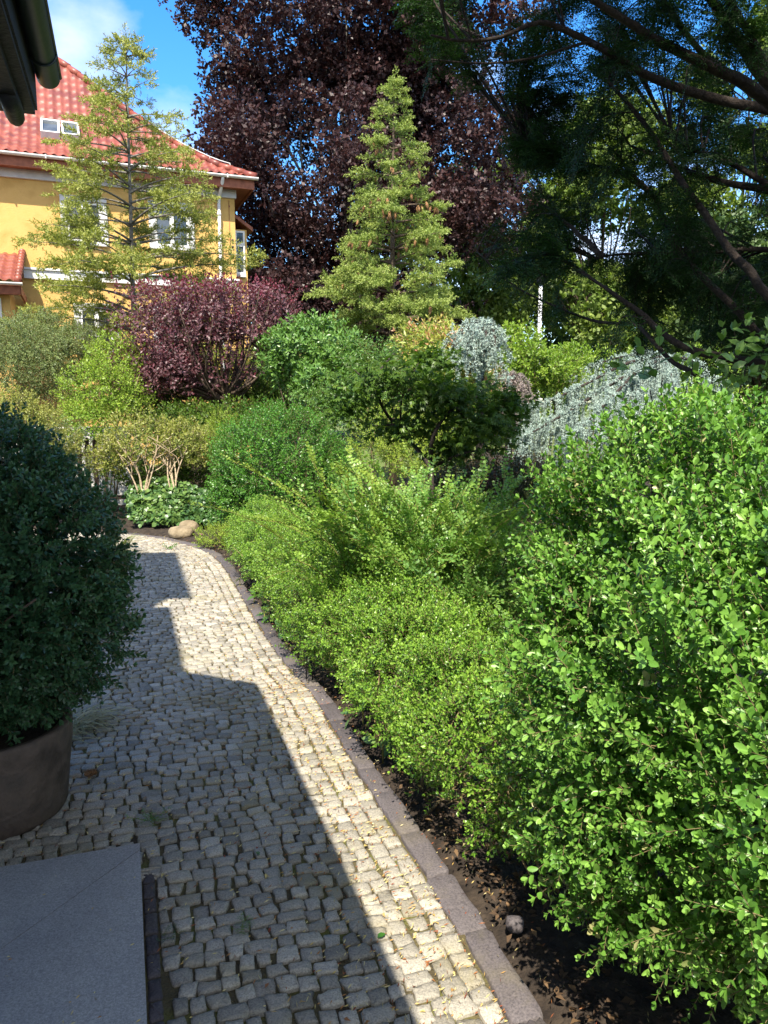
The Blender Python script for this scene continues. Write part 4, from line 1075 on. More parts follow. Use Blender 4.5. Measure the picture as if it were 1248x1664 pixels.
def broadleaf(name, label, base, crown, n, seed, leaf, mat, bark, r0=0.3, clusters=50, crad=(1.1, 1.9), fork=0.3, tint=0.4, group=None, tvar=0.12, limbs=True, flat=0.75, core=0.9, stems=1, cat='tree'):
    """trunk, limbs and many leaf clusters; crown: list of ellipsoids (centre, radii)"""
    r = np.random.default_rng(seed); root = empty(name, base, label, cat, group); base = np.asarray(base, float)
    C = np.array([c for c, _ in crown]); Q = np.array([q for _, q in crown]); vol = Q.prod(1)
    cen = []
    while len(cen) < clusters:
        i = r.choice(len(C), p=vol / vol.sum()); d = nrm(r.normal(0, 1, 3)); p = C[i] + d * Q[i] * r.uniform(0.25, 1) ** 0.45 * core
        if p[2] > base[2] + 0.15: cen.append(p)
    cen = np.array(cen)
    sh = rhomb(1.0, 0.62, 0.25, 0.1, 0.45)
    tfs = [tuft(sh, 7, 0.9, np.random.default_rng(seed + i)) for i in range(4)]
    g = Geo(); els = [(c, np.array([1, 1, flat]) * r.uniform(*crad)) for c in cen]
    per = max(1, n // len(els) // 7)
    P = []; N = []; TT = []
    for c, q in els:
        m = max(2, int(per * (q[0] / np.mean(crad)) ** 2)); d = nrm(r.normal(0, 1, (m, 3)) + [0, 0, 0.25])
        rr = r.uniform(0.15, 1, (m, 1)) ** 0.5 * (1 + 0.25 * r.normal(0, 1, (m, 1)) * 0.6)
        P.append(c + d * q * rr); N.append(d); TT.append(tint + r.normal(0, 0.10) + r.normal(0, tvar, m) + 0.12 * d[:, 2])
    P = np.concatenate(P); N = np.concatenate(N); TT = np.concatenate(TT)
    scatter(g, tfs, P, nrm(N + r.normal(0, 0.7, P.shape)), nrm(Z3 + N * 0.6 + r.normal(0, 0.4, P.shape)), leaf * r.uniform(0.7, 1.3, len(P)), TT, r)
    gt = Geo(); mid = C.mean(0); mid[2] = base[2] + (mid[2] - base[2]) * fork
    for s_ in range(stems):
        bb_ = base + (r.normal(0, r0 * 1.2, 3) * [1, 1, 0] if stems > 1 else 0)
        topc = C.mean(0) + np.array([0, 0, Q[:, 2].mean() * 0.7]) + (r.normal(0, 0.3, 3) if stems > 1 else 0)
        tk = smooth_line([bb_ - Z3 * 0.1, (bb_ * 0.5 + mid * 0.5) + r.normal(0, r0 * .4, 3) * [1, 1, 0], mid + r.normal(0, r0 * .4, 3), topc], 16)
        rr_ = np.linspace(r0, r0 * 0.12, 16); rr_[0] *= 1.35
        tube(gt, tk, rr_, 10)
        if limbs:
            for c in cen[r.permutation(len(cen))[:min(len(cen), 46) // stems]]:
                f = int(np.clip((0.35 + 0.5 * (c[2] - base[2]) / max(topc[2] - base[2], .1)) * 15 - 2.5, 3, 13)); p = tk[f]
                m_ = p + (c - p) * 0.5 + Z3 * 0.10 * np.linalg.norm(c - p) * r.normal(0.4, .6) + r.normal(0, 0.06, 3) * np.linalg.norm(c - p)
                tube(gt, smooth_line([p, m_, c], 8), np.linspace(rr_[f] * 0.5, r0 * 0.04, 8), 6)
    gt.build('trunk', bark, root); g.build('crown', [mat, bark], root)
    return root
# copper beech
bx = at(512, 500, 32); bx[2] = 0
broadleaf('copper_beech', 'huge dark purple copper beech towering behind the spruce', bx, [((-2.2, 32, 11.0), (6.0, 4.6, 6.2)), ((-2.2, 32.5, 17.5), (5.6, 4.8, 5.5)), ((1.4, 32, 10.0), (4.3, 4.3, 6.4)), ((-2.6, 31, 5.6), (3.9, 3.4, 3.0)), ((1.2, 33, 16.5), (4.8, 4.5, 5)), ((-4.6, 33.5, 7.6), (2.6, 3, 4.4)), ((-2.5, 34, 4.5), (4.4, 2.5, 3.4))], 250000, 81, 0.165, M['beech'], M['greybark'], r0=0.42, clusters=200, crad=(0.9, 2.0), fork=0.45, tint=0.42, tvar=0.15)

# purple plum clipped flat on top
pc = at(352, 600, 15); pb = at(368, 690, 15); pb[2] = 0
pl = empty('purple_plum', pb, 'clipped purple leaved plum with flat top and bare branches below the yellow house', 'tree')
zt = at(330, 466, 15)[2]; zb = at(330, 640, 15)[2]
lfP = leaf_shape(0.085, 0.045, ((0.5, 1.0),), 0.25, 0.25)
tpl = [sprig(lfP, 6, 0.24, 55, 'spiral', None, 0.003, 0.75, 0.35, 0.1, 0.2) for _ in range(4)]
x0, x1 = at(186, 500, 15)[0], at(486, 500, 15)[0]; xm = (x0 + x1) / 2
g = Geo(); r = np.random.default_rng(82)
n = 4200
els = [((xm + 0.05, 15.0, (zt + zb) / 2 + 0.25), ((x1 - x0) / 2 * 0.98, 1.15, (zt - zb) / 2 - 0.1)), ((xm - 0.45, 14.9, zb + 0.55), ((x1 - x0) / 2 * 0.72, 1.1, 0.55))]
P, N, u = blob_points(els, n, r, 0.8, 0.06, 2.5, 5, 1.6, 0.55, 1.0)
# square the crown off: push points out towards a flat-topped box
for (cx, cy, cz), (qx, qy, qz) in els[:1]:
    q = (P - [cx, cy, cz]) / [qx, qy, qz]; m = np.abs(q).max(1, keepdims=True); ln = np.linalg.norm(q, axis=1, keepdims=True)
    sq = np.where(m > 0, ln / np.maximum(m, .01), 1); P = np.array([cx, cy, cz]) + q * (1 + (np.minimum(sq, 1.35) - 1) * np.array([0.75, 0.6, 1.0])) * [qx, qy, qz]
P[:, 2] = np.minimum(P[:, 2], zt - 0.16 + r.normal(0, 0.05, n))
topn = np.clip((P[:, 2] - (zt - 0.5)) / 0.5, 0, 1)
gap_ = (lump(P, 2.2, 14) > 0.55) & (P[:, 2] < zt - 0.5) & (P[:, 0] > xm - 0.4)
gap_ |= (P[:, 0] > xm - 0.2) & (P[:, 2] < zt - 1.05) & (r.uniform(0, 1, n) < 0.72)
P, N, topn = P[~gap_], N[~gap_], topn[~gap_]
scatter(g, tpl, P, nrm(N * 0.4 + [0, 0, 0.7] + r.normal(0, 0.45, P.shape)), nrm(N + [0, 0, .5] + r.normal(0, .4, P.shape)), r.uniform(0.7, 1.15, len(P)), 0.30 + 0.5 * topn ** 1.5 + r.normal(0, .1, len(P)), r)
g.build('crown', [M['plum'], M['bark']], pl)
g = Geo(); fk = pb * [1, 1, 0] + Z3 * (zb - 0.15)
tube(g, smooth_line([pb - Z3 * .1, (pb + fk) / 2 + [0.05, 0, 0], fk], 8), np.linspace(0.12, 0.10, 8), 9)
for k in range(46):
    e = np.array([r.uniform(x0 + .1, x1 - .1), 15 + r.normal(0, .55), r.uniform(zt - 0.9, zt - 0.15)]); s_ = fk + r.normal(0, .05, 3)
    m_ = s_ + (e - s_) * [0.55, 0.55, 0.35] + r.normal(0, 0.07, 3)
    tube(g, smooth_line([s_, m_, e], 9), np.linspace(r.uniform(0.02, 0.045), 0.005, 9), 5)
g.build('trunk', M['bark'], pl)
#PART4
# ================================================================== SHRUBS ROUND THE BEND OF THE PATH
def shrub_at(name, label, els, tm, n, seed, mat, stemmat=None, size=1.0, cat='shrub', group=None, up=0.5, rnd=0.5, depth=0.4, amp=0.13, freq=3.0, tint=0.45, tvar=0.12, stems=10, zmin=0.03, back=0.45, sr=0.014, pit=-0.35, pfreq=6.0, tlump=0.15, tfreq=4.0, inner=0.15, base=None, pw=1.5, stem_top=0.0):
    els = [(np.array(c, float), np.array(q, float)) for c, q in els]
    c0 = np.mean([c for c, _ in els], 0); b = np.array(base if base is not None else [c0[0], c0[1], 0.0], float)
    root = empty(name, b, label, cat, group)
    g = Geo(); foliage(g, els, tm, n, seed, size, 0.75, up, rnd, depth, amp, freq, tint, tvar, zmin, back, pw, tlump, tfreq, pit, pfreq)
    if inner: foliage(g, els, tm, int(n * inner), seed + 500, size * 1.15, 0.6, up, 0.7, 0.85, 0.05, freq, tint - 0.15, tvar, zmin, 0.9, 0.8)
    g.build('leaves', [mat, stemmat or M['twig']], root)
    g = Geo(); r = np.random.default_rng(seed + 3)
    for k in range(stems):
        c, q = els[k % len(els)]; e = c + r.normal(0, 0.35, 3) * q; e[2] = max(e[2], 0.2) + stem_top
        s_ = b + [*(r.normal(0, 0.10, 2)), -0.03]; m_ = s_ + (e - s_) * [0.4, 0.4, 0.55] + r.normal(0, .04, 3)
        tube(g, smooth_line([s_, m_, e], 7), np.linspace(sr, sr * 0.3, 7), 5)
    if stems: g.build('stems', stemmat or M['twig'], root)
    return root
def El(px, py, Y, rx, rz, ry=None):
    """an ellipsoid seen at a pixel, radii given in pixels of the photograph at that distance"""
    c = at(px, py, Y); d = Y * cp_ - (c[2] - 2) * sp_; k = d / F
    return (c, (rx * k, (ry if ry is not None else rx) * k, rz * k))
def leafy(L, Wd, nodes, sl_, arr='spiral', ang=58, tip=0.8, n=4, fold=0.25, tg=0.25, st=((0.5, 1.0),), sr=0.0022):
    return [sprig(leaf_shape(L, Wd, st, fold, 0.2), nodes, sl_, ang, arr, None, sr, tip, 0.3, 0.08, tg) for _ in range(n)]
t_small = leafy(0.042, 0.02, 5, 0.13, 'opp'); t_mid = leafy(0.075, 0.034, 6, 0.17, 'spiral'); t_big = leafy(0.11, 0.045, 7, 0.16, 'spiral', 65)
t_fine = leafy(0.03, 0.014, 6, 0.13, 'opp', sr=0.0015)

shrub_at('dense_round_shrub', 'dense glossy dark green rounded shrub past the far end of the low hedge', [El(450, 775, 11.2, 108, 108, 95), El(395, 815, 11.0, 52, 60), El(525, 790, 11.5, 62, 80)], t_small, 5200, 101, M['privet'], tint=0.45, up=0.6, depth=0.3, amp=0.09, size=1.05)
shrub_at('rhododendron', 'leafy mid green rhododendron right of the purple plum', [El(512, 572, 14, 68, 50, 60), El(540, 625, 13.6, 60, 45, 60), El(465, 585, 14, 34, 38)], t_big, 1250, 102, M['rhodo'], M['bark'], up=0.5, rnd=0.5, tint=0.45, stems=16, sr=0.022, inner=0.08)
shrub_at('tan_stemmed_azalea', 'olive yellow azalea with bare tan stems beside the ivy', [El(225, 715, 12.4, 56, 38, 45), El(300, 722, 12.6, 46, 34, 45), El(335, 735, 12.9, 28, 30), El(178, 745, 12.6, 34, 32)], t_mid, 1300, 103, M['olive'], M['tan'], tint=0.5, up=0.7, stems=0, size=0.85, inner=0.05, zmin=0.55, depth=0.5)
az = bpy.data.objects['tan_stemmed_azalea']
g = Geo(); r = np.random.default_rng(104)
for c_, n_ in ((225, 6), (278, 6)):
    b = at(c_ + 6, 806, 12.05); b[2] = 0.35
    for k in range(n_):
        e = at(c_ + r.uniform(-55, 50), r.uniform(700, 735), 12.3 + r.normal(0, .2)); m_ = b + (e - b) * [0.35, 0.35, 0.5] + r.normal(0, .05, 3)
        P = smooth_line([b, m_, e], 9); tube(g, P, np.linspace(0.017, 0.006, 9), 6)
        for j in range(2):
            f = P[r.integers(4, 7)]; tube(g, smooth_line([f, f + [r.normal(0, .12), 0, .16], f + [r.normal(0, .2), r.normal(0, .1), .36]], 5), np.linspace(0.011, 0.004, 5), 5)
    tube(g, [b - Z3 * 0.4, b], [0.03, 0.026], 6)
g.build('bare_stems', M['tan'], az)
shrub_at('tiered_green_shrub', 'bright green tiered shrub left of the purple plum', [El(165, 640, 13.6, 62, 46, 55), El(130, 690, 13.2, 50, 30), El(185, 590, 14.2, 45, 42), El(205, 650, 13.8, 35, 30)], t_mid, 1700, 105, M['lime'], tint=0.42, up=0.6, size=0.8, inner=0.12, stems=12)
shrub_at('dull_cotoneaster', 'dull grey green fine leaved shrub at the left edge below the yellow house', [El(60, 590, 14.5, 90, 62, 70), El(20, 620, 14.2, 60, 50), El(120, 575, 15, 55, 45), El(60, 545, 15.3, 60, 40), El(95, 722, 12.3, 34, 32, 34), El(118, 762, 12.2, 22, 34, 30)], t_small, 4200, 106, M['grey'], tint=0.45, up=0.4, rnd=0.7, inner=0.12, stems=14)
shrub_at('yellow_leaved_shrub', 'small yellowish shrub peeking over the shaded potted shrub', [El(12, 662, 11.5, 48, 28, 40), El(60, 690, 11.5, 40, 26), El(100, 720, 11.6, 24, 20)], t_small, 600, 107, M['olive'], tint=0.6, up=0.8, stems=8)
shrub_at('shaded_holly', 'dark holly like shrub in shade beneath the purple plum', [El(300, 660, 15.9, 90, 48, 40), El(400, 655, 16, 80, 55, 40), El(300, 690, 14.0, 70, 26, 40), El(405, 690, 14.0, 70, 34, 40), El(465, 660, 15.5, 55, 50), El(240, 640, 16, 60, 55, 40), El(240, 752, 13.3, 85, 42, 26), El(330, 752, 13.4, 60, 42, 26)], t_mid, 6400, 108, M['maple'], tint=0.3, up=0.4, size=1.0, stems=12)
shrub_at('fern_tuft', 'pale green ferny tuft standing between the azalea and the dense round shrub', [El(362, 712, 12.4, 24, 40, 20)], t_fine, 260, 109, M['lime'], tint=0.55, up=1.3, rnd=0.3, stems=4)
g = Geo(); r = np.random.default_rng(110)
n = 3400
px = r.uniform(205, 372, n); Yv = r.uniform(11.75, 12.7, n); P = np.array([at(x, 700, y) for x, y in zip(px, Yv)])
h = 0.62 * np.clip((Yv - 11.6) / 0.55, 0.1, 1) * np.interp(px, [205, 250, 330, 372], [0.85, 1, .8, .6]) + 0.12 * lump(P, 4, 6)
P[:, 2] = np.clip(h, 0.03, 0.9) * r.uniform(0.3, 1, n) ** 0.4
il = leaf_shape(0.10, 0.095, ((0.2, 0.85), (0.55, 0.9)), 0.1, 0.25)
it = [sprig(il, 3, 0.07, 70, 'spiral', None, 0.002, 0.9, 0.4, 0.1, 0.2, tipleaf=False) for _ in range(4)]
scatter(g, it, P, nrm(np.array([0, -0.5, 0.5]) + r.normal(0, .5, (n, 3))), nrm(np.array([-.1, -0.7, 0.8]) + r.normal(0, .35, (n, 3))), r.uniform(0.45, 0.9, n), 0.42 + r.normal(0, .18, n) + .15 * lump(P, 3, 8), r)
tag(g.build('ivy_cover', [M['ivy'], M['greenstem']]), 'carpet of ivy spilling onto the far end of the cobbled path', 'ivy', kind='stuff')

def boulder(name, label, c, q, seed, mat, cat='stone'):
    r = np.random.default_rng(seed); n1, n2 = 24, 14
    a = np.linspace(0, 2 * np.pi, n1, endpoint=False); b = np.linspace(-1.5, 1.5, n2)
    d = np.stack([np.cos(b)[:, None] * np.cos(a), np.cos(b)[:, None] * np.sin(a), np.sin(b)[:, None] + 0 * a], -1).reshape(-1, 3)
    rr = 1 + 0.16 * lump(d, 1.8, seed) + 0.05 * lump(d, 5, seed + 1)
    m = np.abs(d).max(1); rr *= 0.75 + 0.25 / np.maximum(m, .6)
    v = np.array(c) + d * np.array(q) * rr[:, None]
    i = np.arange(n2 - 1)[:, None] * n1; j = np.arange(n1)[None]; k = (j + 1) % n1
    g = Geo(); g.add(v, [np.stack([i + j, i + k, i + n1 + k, i + n1 + j], -1).reshape(-1, 4), np.array([list(range(n1 - 1, -1, -1))]), np.array([list(range((n2 - 1) * n1, n2 * n1))])], 0, 0.5)
    o = g.build(name, mat, None, (c[0], c[1], 0)); return tag(o, label, cat)
c = gnd(292, 874); boulder('boulder', 'sandy coloured boulder at the far end of the cobbled path', (c[0], c[1] + .1, 0.05), (0.19, 0.13, 0.10), 1, M['stone'])
c = gnd(372, 842); boulder('boulder', 'pale stone half hidden in the ivy beside the boulder', (c[0] - .35, c[1] - 1.3, 0.04), (0.16, 0.12, 0.12), 2, M['stone'])
c = gnd(836, 1516); boulder('pebble', 'smooth grey pebble on the dark soil under the box bush', (c[0], c[1], 0.035), (0.035, 0.03, 0.028), 3, M['kerb'], 'pebble')
# feathery plant with one pink flower
c = gnd(352, 892); fp = shrub_at('feathery_plant', 'low feathery light green plant by the path end with a pink flower', [((c[0] + .05, c[1] + .12, 0.12), (0.34, 0.26, 0.17))], t_fine, 420, 111, M['lime'], tint=0.6, up=1.0, stems=5, size=0.8, sr=0.004)
f = gnd(328, 880) + [0, 0, 0.03]; g = Geo()
pm, n_, l_, b_ = mat_new('pink_petal'); b_.inputs['Base Color'].default_value = (0.55, 0.06, 0.32, 1)
pt = T()
for k in range(6):
    a = k * 1.047; d = np.array([[math.cos(a), math.sin(a), 0.35]]); x, y, z = frames(nrm(d), np.array([[0, 0, 1.0]])); pt.put(leaf_shape(0.055, 0.042), (0, 0, 0), x[0], y[0], z[0])
pt.done(); stamp(g, pt, (f + [0, -0.02, 0.07])[None], np.array([[0, 1.0, 0]]), np.array([[0.1, -0.6, 0.8]]), 1.0, 0.5)
tube(g, [f - Z3 * .03, f + [0, -.02, .07]], 0.004, 5)
g.build('flower', pm, fp)

# picket fence glimpsed between the shrubs
g = Geo(); fc = at(140, 770, 13.0); fa = np.array([0.95, 0.30, 0]); fn = np.array([0.30, -0.95, 0]); FF = (np.array([fc[0], fc[1], 0]), fa, fn, Z3)
fe = empty('picket_fence', FF[0], 'dark brown picket fence glimpsed between the left shrubs', 'fence')
for k in range(-7, 2):
    g = Geo(); x = k * 0.125; v = [(x, 0), (x + .075, 0), (x + .075, 1.32), (x + .0375, 1.38), (x, 1.32)]
    vv = np.array([FF[0] + fa * a + fn * o + Z3 * z for o in (0.0, 0.02) for a, z in v]); j = np.arange(5); kk_ = (j + 1) % 5
    g.add(vv, [np.stack([j, j + 5, kk_ + 5, kk_], 1), np.array([[0, 1, 2, 3, 4]]), np.array([[9, 8, 7, 6, 5]])], 0, 0.5, smooth=False); g.build('picket', M['brownfence'], fe)
for z in (0.3, 1.05):
    g = Geo(); box(g, (-1.2, -0.05, z), (.65, -0.003, z + .07), FF); g.build('rail', M['brownfence'], fe)
g = Geo(); box(g, (-1.6, -1.6, 0), (0.7, -1.4, 1.45), FF); box(g, (-1.64, -1.63, 1.45), (0.74, -1.37, 1.50), FF)
tag(g.build('garden_wall', M['palewall'], None, FF[0]), 'pale low wall behind the picket fence', 'wall')

# ================================================================== CENTRE: MAPLE, CEDARS, SHRUBS BEHIND
mb = at(702, 790, 8.2); mb[2] = 0
mp_ = empty('japanese_maple', mb, 'dark layered japanese maple with crooked black stems in the middle', 'tree')
sh = rhomb(1.0, 0.34, 0.2, 0.25, 0.4)
def palm(n=5):
    t = T()
    for k in range(n):
        a = (k - (n - 1) / 2) * 0.62; d = np.array([[math.sin(a), math.cos(a), -0.12]]); x, y, z = frames(nrm(d), np.array([[0, 0, 1.0]])); t.put(sh, (0, 0, 0), x[0], y[0], z[0], 0, scale=1 - 0.3 * abs(a) / 1.3)
    return t.done()
pmt = [palm(5), palm(5), palm(6)]
lay = [El(620, 612, 8.0, 105, 42, 90), El(720, 640, 8.2, 130, 42, 100), El(790, 690, 8.0, 82, 48, 80), El(560, 660, 8.0, 60, 40, 60), El(690, 585, 8.6, 80, 30, 80), El(660, 690, 8.4, 95, 30, 80), El(740, 730, 8.3, 70, 24, 60), El(830, 655, 8.2, 45, 40, 50)]
g = Geo(); r = np.random.default_rng(120)
P, N, u = blob_points(lay, 7200, r, 0.9, 0.15, 3.0, 9, 0.6, 0.7, 1.0)
hole = (lump(P, 5.0, 31) > 0.38); P, N = P[~hole], N[~hole]
scatter(g, pmt, P, nrm(N * [1, 1, .2] + r.normal(0, .6, P.shape) + [0, 0, -.2]), nrm(Z3 + r.normal(0, .45, P.shape)), r.uniform(0.045, 0.075, len(P)), 0.4 + r.normal(0, .14, len(P)) + .15 * lump(P, 3, 2), r)
g.build('crown', [M['maple'], M['darkbark']], mp_)
g = Geo()
for pts, ra, rb in (([(702, 790), (690, 745), (650, 700), (618, 655), (614, 610), (640, 575)], .030, .010), ([(700, 770), (704, 710), (740, 660), (790, 640)], .026, .008), ([(618, 655), (600, 625), (575, 600)], .014, .005), ([(640, 690), (600, 690), (555, 660)], .012, .004), ([(704, 710), (690, 650), (700, 600)], .016, .005), ([(700, 760), (760, 735), (830, 730)], .018, .006), ([(740, 660), (770, 690), (825, 660)], .012, .004), ([(650, 700), (655, 640), (680, 590)], .013, .004)):
    P = [at(x, y, 8.15 + 0.25 * math.sin(i * 1.7 + pts[0][0])) for i, (x, y) in enumerate(pts)]
    if pts[0] == (702, 790): P = [mb - Z3 * .1] + P
    tube(g, smooth_line(P, 16), np.linspace(ra, rb, 16), 7)
g.build('trunk', M['darkbark'], mp_)

def weeping_cedar(name, label, base, topp, arms, seed, strands, slen, mat=M['cedar'], dens=1.0, tcol=0.5):
    r = np.random.default_rng(seed); root = empty(name, base, label, 'tree'); gt = Geo(); g = Geo()
    sh = rhomb(0.034, 0.0075, 0.1, 0.05, 0.5)
    def nt(n, r):
        t = T()
        for k in range(n):
            d = nrm(r.normal(0, 1, 3) + np.array([0, .45, 0])); x, y, z = frames(d[None], r.normal(0, 1, (1, 3))); t.put(sh, (0, 0, 0), x[0], y[0], z[0], r.normal(0, .1), scale=r.uniform(.7, 1.1))
        return t.done()
    tms = [nt(13, r) for _ in range(4)]
    tube(gt, smooth_line([np.array(base) - Z3 * .1, (np.array(base) + topp) / 2 + r.normal(0, .08, 3) * [1, 1, 0], topp], 10), np.linspace(.085, .03, 10), 8)
    PP = []; DD = []; TT = []
    for pts in arms:
        A_ = smooth_line(np.array(pts), 26); tube(gt, A_, np.linspace(.03, .008, 26), 6)
        tg = nrm(np.gradient(A_, axis=0)); L = np.linalg.norm(np.diff(A_, axis=0), axis=1).sum()
        for k in range(int(strands * L)):
            f = r.uniform(0.06, 1) ; i = min(int(f * 25), 24); b = A_[i] + (A_[i + 1] - A_[i]) * (f * 25 - i)
            sd = nrm(np.cross(tg[i], Z3)) * r.choice([-1, 1]) * r.uniform(.3, 1); ln = slen * r.uniform(0.35, 1.1); o = r.uniform(.05, .24)
            ln = min(ln, b[2] - 0.15)
            u = np.linspace(0, 1, 8)[:, None]; out_ = nrm(sd + tg[i] * r.uniform(-.1, .6))
            P = b + out_ * o * np.minimum(1, u * 2.4) ** .7 + Z3 * (0.09 * np.sin(np.minimum(u * 3, 1) * np.pi) - ln * u ** 1.5) + r.normal(0, .02, 3) * u
            twigs(gt, P[:-1], P[1:], .0045, .004)
            seglen = np.linalg.norm(np.diff(P, axis=0), axis=1).sum(); m = int(seglen / 0.032 * dens)
            q = np.linspace(0, 6.999, m); ii = q.astype(int); fr = (q - ii)[:, None]
            tv = r.normal(0, .1)
            for e_ in range(r.integers(2, 6)):                       # short side shoots
                c_ = P[r.integers(1, 6)]; sdv = nrm(r.normal(0, 1, 3) + [0, 0, -.5]); m2 = r.integers(2, 4)
                PP.append(c_ + sdv * (np.arange(1, m2 + 1)[:, None] * .028)); DD.append(np.broadcast_to(sdv, (m2, 3)) + r.normal(0, .2, (m2, 3))); TT.append(np.full(m2, tcol + tv + .1))
            PP.append(P[ii] * (1 - fr) + P[ii + 1] * fr); d = nrm(P[ii + 1] - P[ii]); DD.append(d + r.normal(0, .25, d.shape)); TT.append(tcol + tv + r.normal(0, .1, m))
        m = int(L / .03); q = np.linspace(0, 24.99, m); ii = q.astype(int); PP.append(A_[ii] + r.normal(0, .02, (m, 3))); DD.append(tg[ii] + r.normal(0, .4, (m, 3))); TT.append(np.full(m, tcol))
    PP = np.concatenate(PP); DD = np.concatenate(DD); TT = np.concatenate(TT)
    scatter(g, tms, PP, DD, r.normal(0, 1, PP.shape), r.uniform(.65, 1.35, len(PP)), TT, r)
    gt.build('trunk', M['darkbark'], root); g.build('foliage', [mat, M['darkbark']], root); return root
T1 = at(1075, 582, 11.6); B1 = T1 * [1, 1, 0]
arm = lambda *p: [at(x, y, Y) for x, y, Y in p]
weeping_cedar('weeping_blue_cedar', 'large pale blue weeping cedar behind the box bush', B1, T1, [
    arm((1075, 582, 11.6), (1020, 590, 11.3), (950, 625, 11.0), (885, 655, 10.8), (850, 665, 10.7)), arm((1075, 590, 11.6), (1010, 615, 10.9), (930, 665, 10.5), (870, 700, 10.3), (848, 712, 10.3)),
    arm((1075, 585, 11.6), (1040, 600, 10.6), (990, 650, 10.2), (940, 700, 10.0), (900, 730, 9.9)), arm((1075, 582, 11.6), (1050, 575, 12.2), (990, 585, 12.6), (920, 615, 12.7)),
    arm((1075, 585, 11.6), (1090, 610, 10.8), (1080, 660, 10.4)), arm((1075, 582, 11.6), (1120, 585, 12.0), (1170, 620, 12.2)), arm((1075, 590, 11.6), (1030, 640, 10.3), (1000, 690, 10.0), (985, 720, 9.9))], 131, 19, 1.05, tcol=0.5, dens=1.35)
arm2 = lambda *p: [at(x, y, Y - 2.4) for x, y, Y in p]
T2 = at(782, 524, 10.2); B2 = T2 * [1, 1, 0]
weeping_cedar('weeping_blue_cedar', 'smaller pale blue weeping cedar beside the pink tipped shrub', B2, T2, [
    arm2((782, 524, 12.6), (762, 530, 12.4), (742, 552, 12.2), (730, 585, 12.1)), arm2((782, 524, 12.6), (800, 535, 12.3), (804, 565, 12.1), (800, 600, 12.0)), arm2((782, 526, 12.6), (770, 540, 12.0), (756, 570, 11.9)), arm2((782, 526, 12.6), (790, 545, 12.1), (786, 580, 11.9))], 132, 24, 0.42, tcol=0.5)
T3 = at(832, 608, 11.2); B3 = T3 * [1, 1, 0]
weeping_cedar('weeping_pink_conifer', 'small greyish pink weeping conifer left of the large blue cedar', B3, T3, [
    arm((832, 608, 11.2), (824, 618, 11.0), (820, 645, 10.9)), arm((832, 608, 11.2), (845, 622, 11.0), (862, 650, 10.9)), arm((832, 610, 11.2), (836, 630, 10.9), (830, 655, 10.8))], 133, 26, 0.3, leaf_mat('pinkish_needle', G1((0.22, 0.20, 0.16), (0.36, 0.31, 0.28), (0.50, 0.40, 0.38)), 0.55, 0.15, 0.3, (1, 1, 1)), tcol=0.5)
t_droop = leafy(0.085, 0.026, 6, 0.2, 'spiral', 62)
shrub_at('pink_tipped_shrub', 'yellow green shrub with pink and orange young leaves below the spruce', [El(700, 565, 10.8, 42, 26, 40), El(725, 592, 10.6, 48, 36, 40), El(765, 622, 10.6, 30, 20, 30)], t_droop, 900, 141, M['pink'], tint=0.40, up=0.2, rnd=0.5, tvar=0.2, tlump=0.35, tfreq=3.0, inner=0.1)
shrub_at('bright_rounded_shrub', 'bright green rounded shrub between the two blue cedars', [El(832, 572, 12.4, 44, 38, 45), El(862, 600, 12.0, 45, 30, 40), El(905, 612, 12.2, 40, 18, 40), El(925, 598, 13.2, 35, 22, 40)], t_mid, 1150, 142, M['lime'], tint=0.28, up=0.6, inner=0.12)
shrub_at('dark_low_shrub', 'dark low shrub with reddish tints under the maple', [El(815, 800, 8.9, 70, 44, 60), El(760, 790, 9.2, 50, 40, 50), El(870, 785, 9.3, 40, 35, 50)], t_small, 1500, 143, M['darkred'], tint=0.4, tvar=0.2, inner=0.12)
shrub_at('yellow_ground_shrub', 'small golden spreading shrub at the foot of the large blue cedar', [El(890, 790, 9.6, 40, 16, 35), El(850, 830, 8.6, 40, 16, 30)], t_fine, 500, 144, M['olive'], tint=0.75, up=0.6, stems=4, sr=.006)
shrub_at('golden_low_shrub', 'golden green shrub glowing behind the maple stems', [El(625, 705, 10.4, 55, 40, 40), El(725, 715, 10.4, 50, 40, 30), El(675, 740, 10.2, 60, 32, 30)], t_fine, 1500, 145, M['lime'], tint=0.75, up=0.6, stems=6)
shrub_at('hazel_thicket', 'mixed green thicket between the rhododendron and the maple', [El(560, 655, 12.5, 70, 45, 60), El(500, 670, 12.8, 50, 35, 50), El(600, 590, 13.5, 60, 40, 60), El(690, 590, 14, 80, 40, 60), El(680, 700, 12.5, 110, 55, 60)], t_mid, 1700, 146, M['rhodo'], tint=0.35, size=0.75)
shrub_at('evergreen_thicket', 'mid green thicket behind the large blue cedar', [El(980, 620, 14.5, 110, 50, 70), El(1120, 640, 14.5, 120, 70, 70), El(880, 650, 14, 80, 60, 60), El(780, 660, 14, 90, 70, 60)], t_big, 1700, 147, M['lime'], tint=0.3, size=0.8)
bl = at(1092, 700, 4.1); bl[2] = 0
shrub_at('large_leaved_sapling', 'upright sapling with large pointed leaves behind the box bush', [El(1072, 615, 4.4, 26, 48, 24), El(1140, 620, 4.6, 60, 26, 30), El(1225, 580, 4.8, 36, 30, 30)], leafy(0.10, 0.052, 5, 0.2, 'spiral', 62, st=((0.3, .8), (0.65, .9))), 46, 148, M['rhodo'], M['darkbark'], tint=0.6, up=0.8, stems=5, inner=0, sr=0.010, depth=0.9, base=bl, size=0.9)

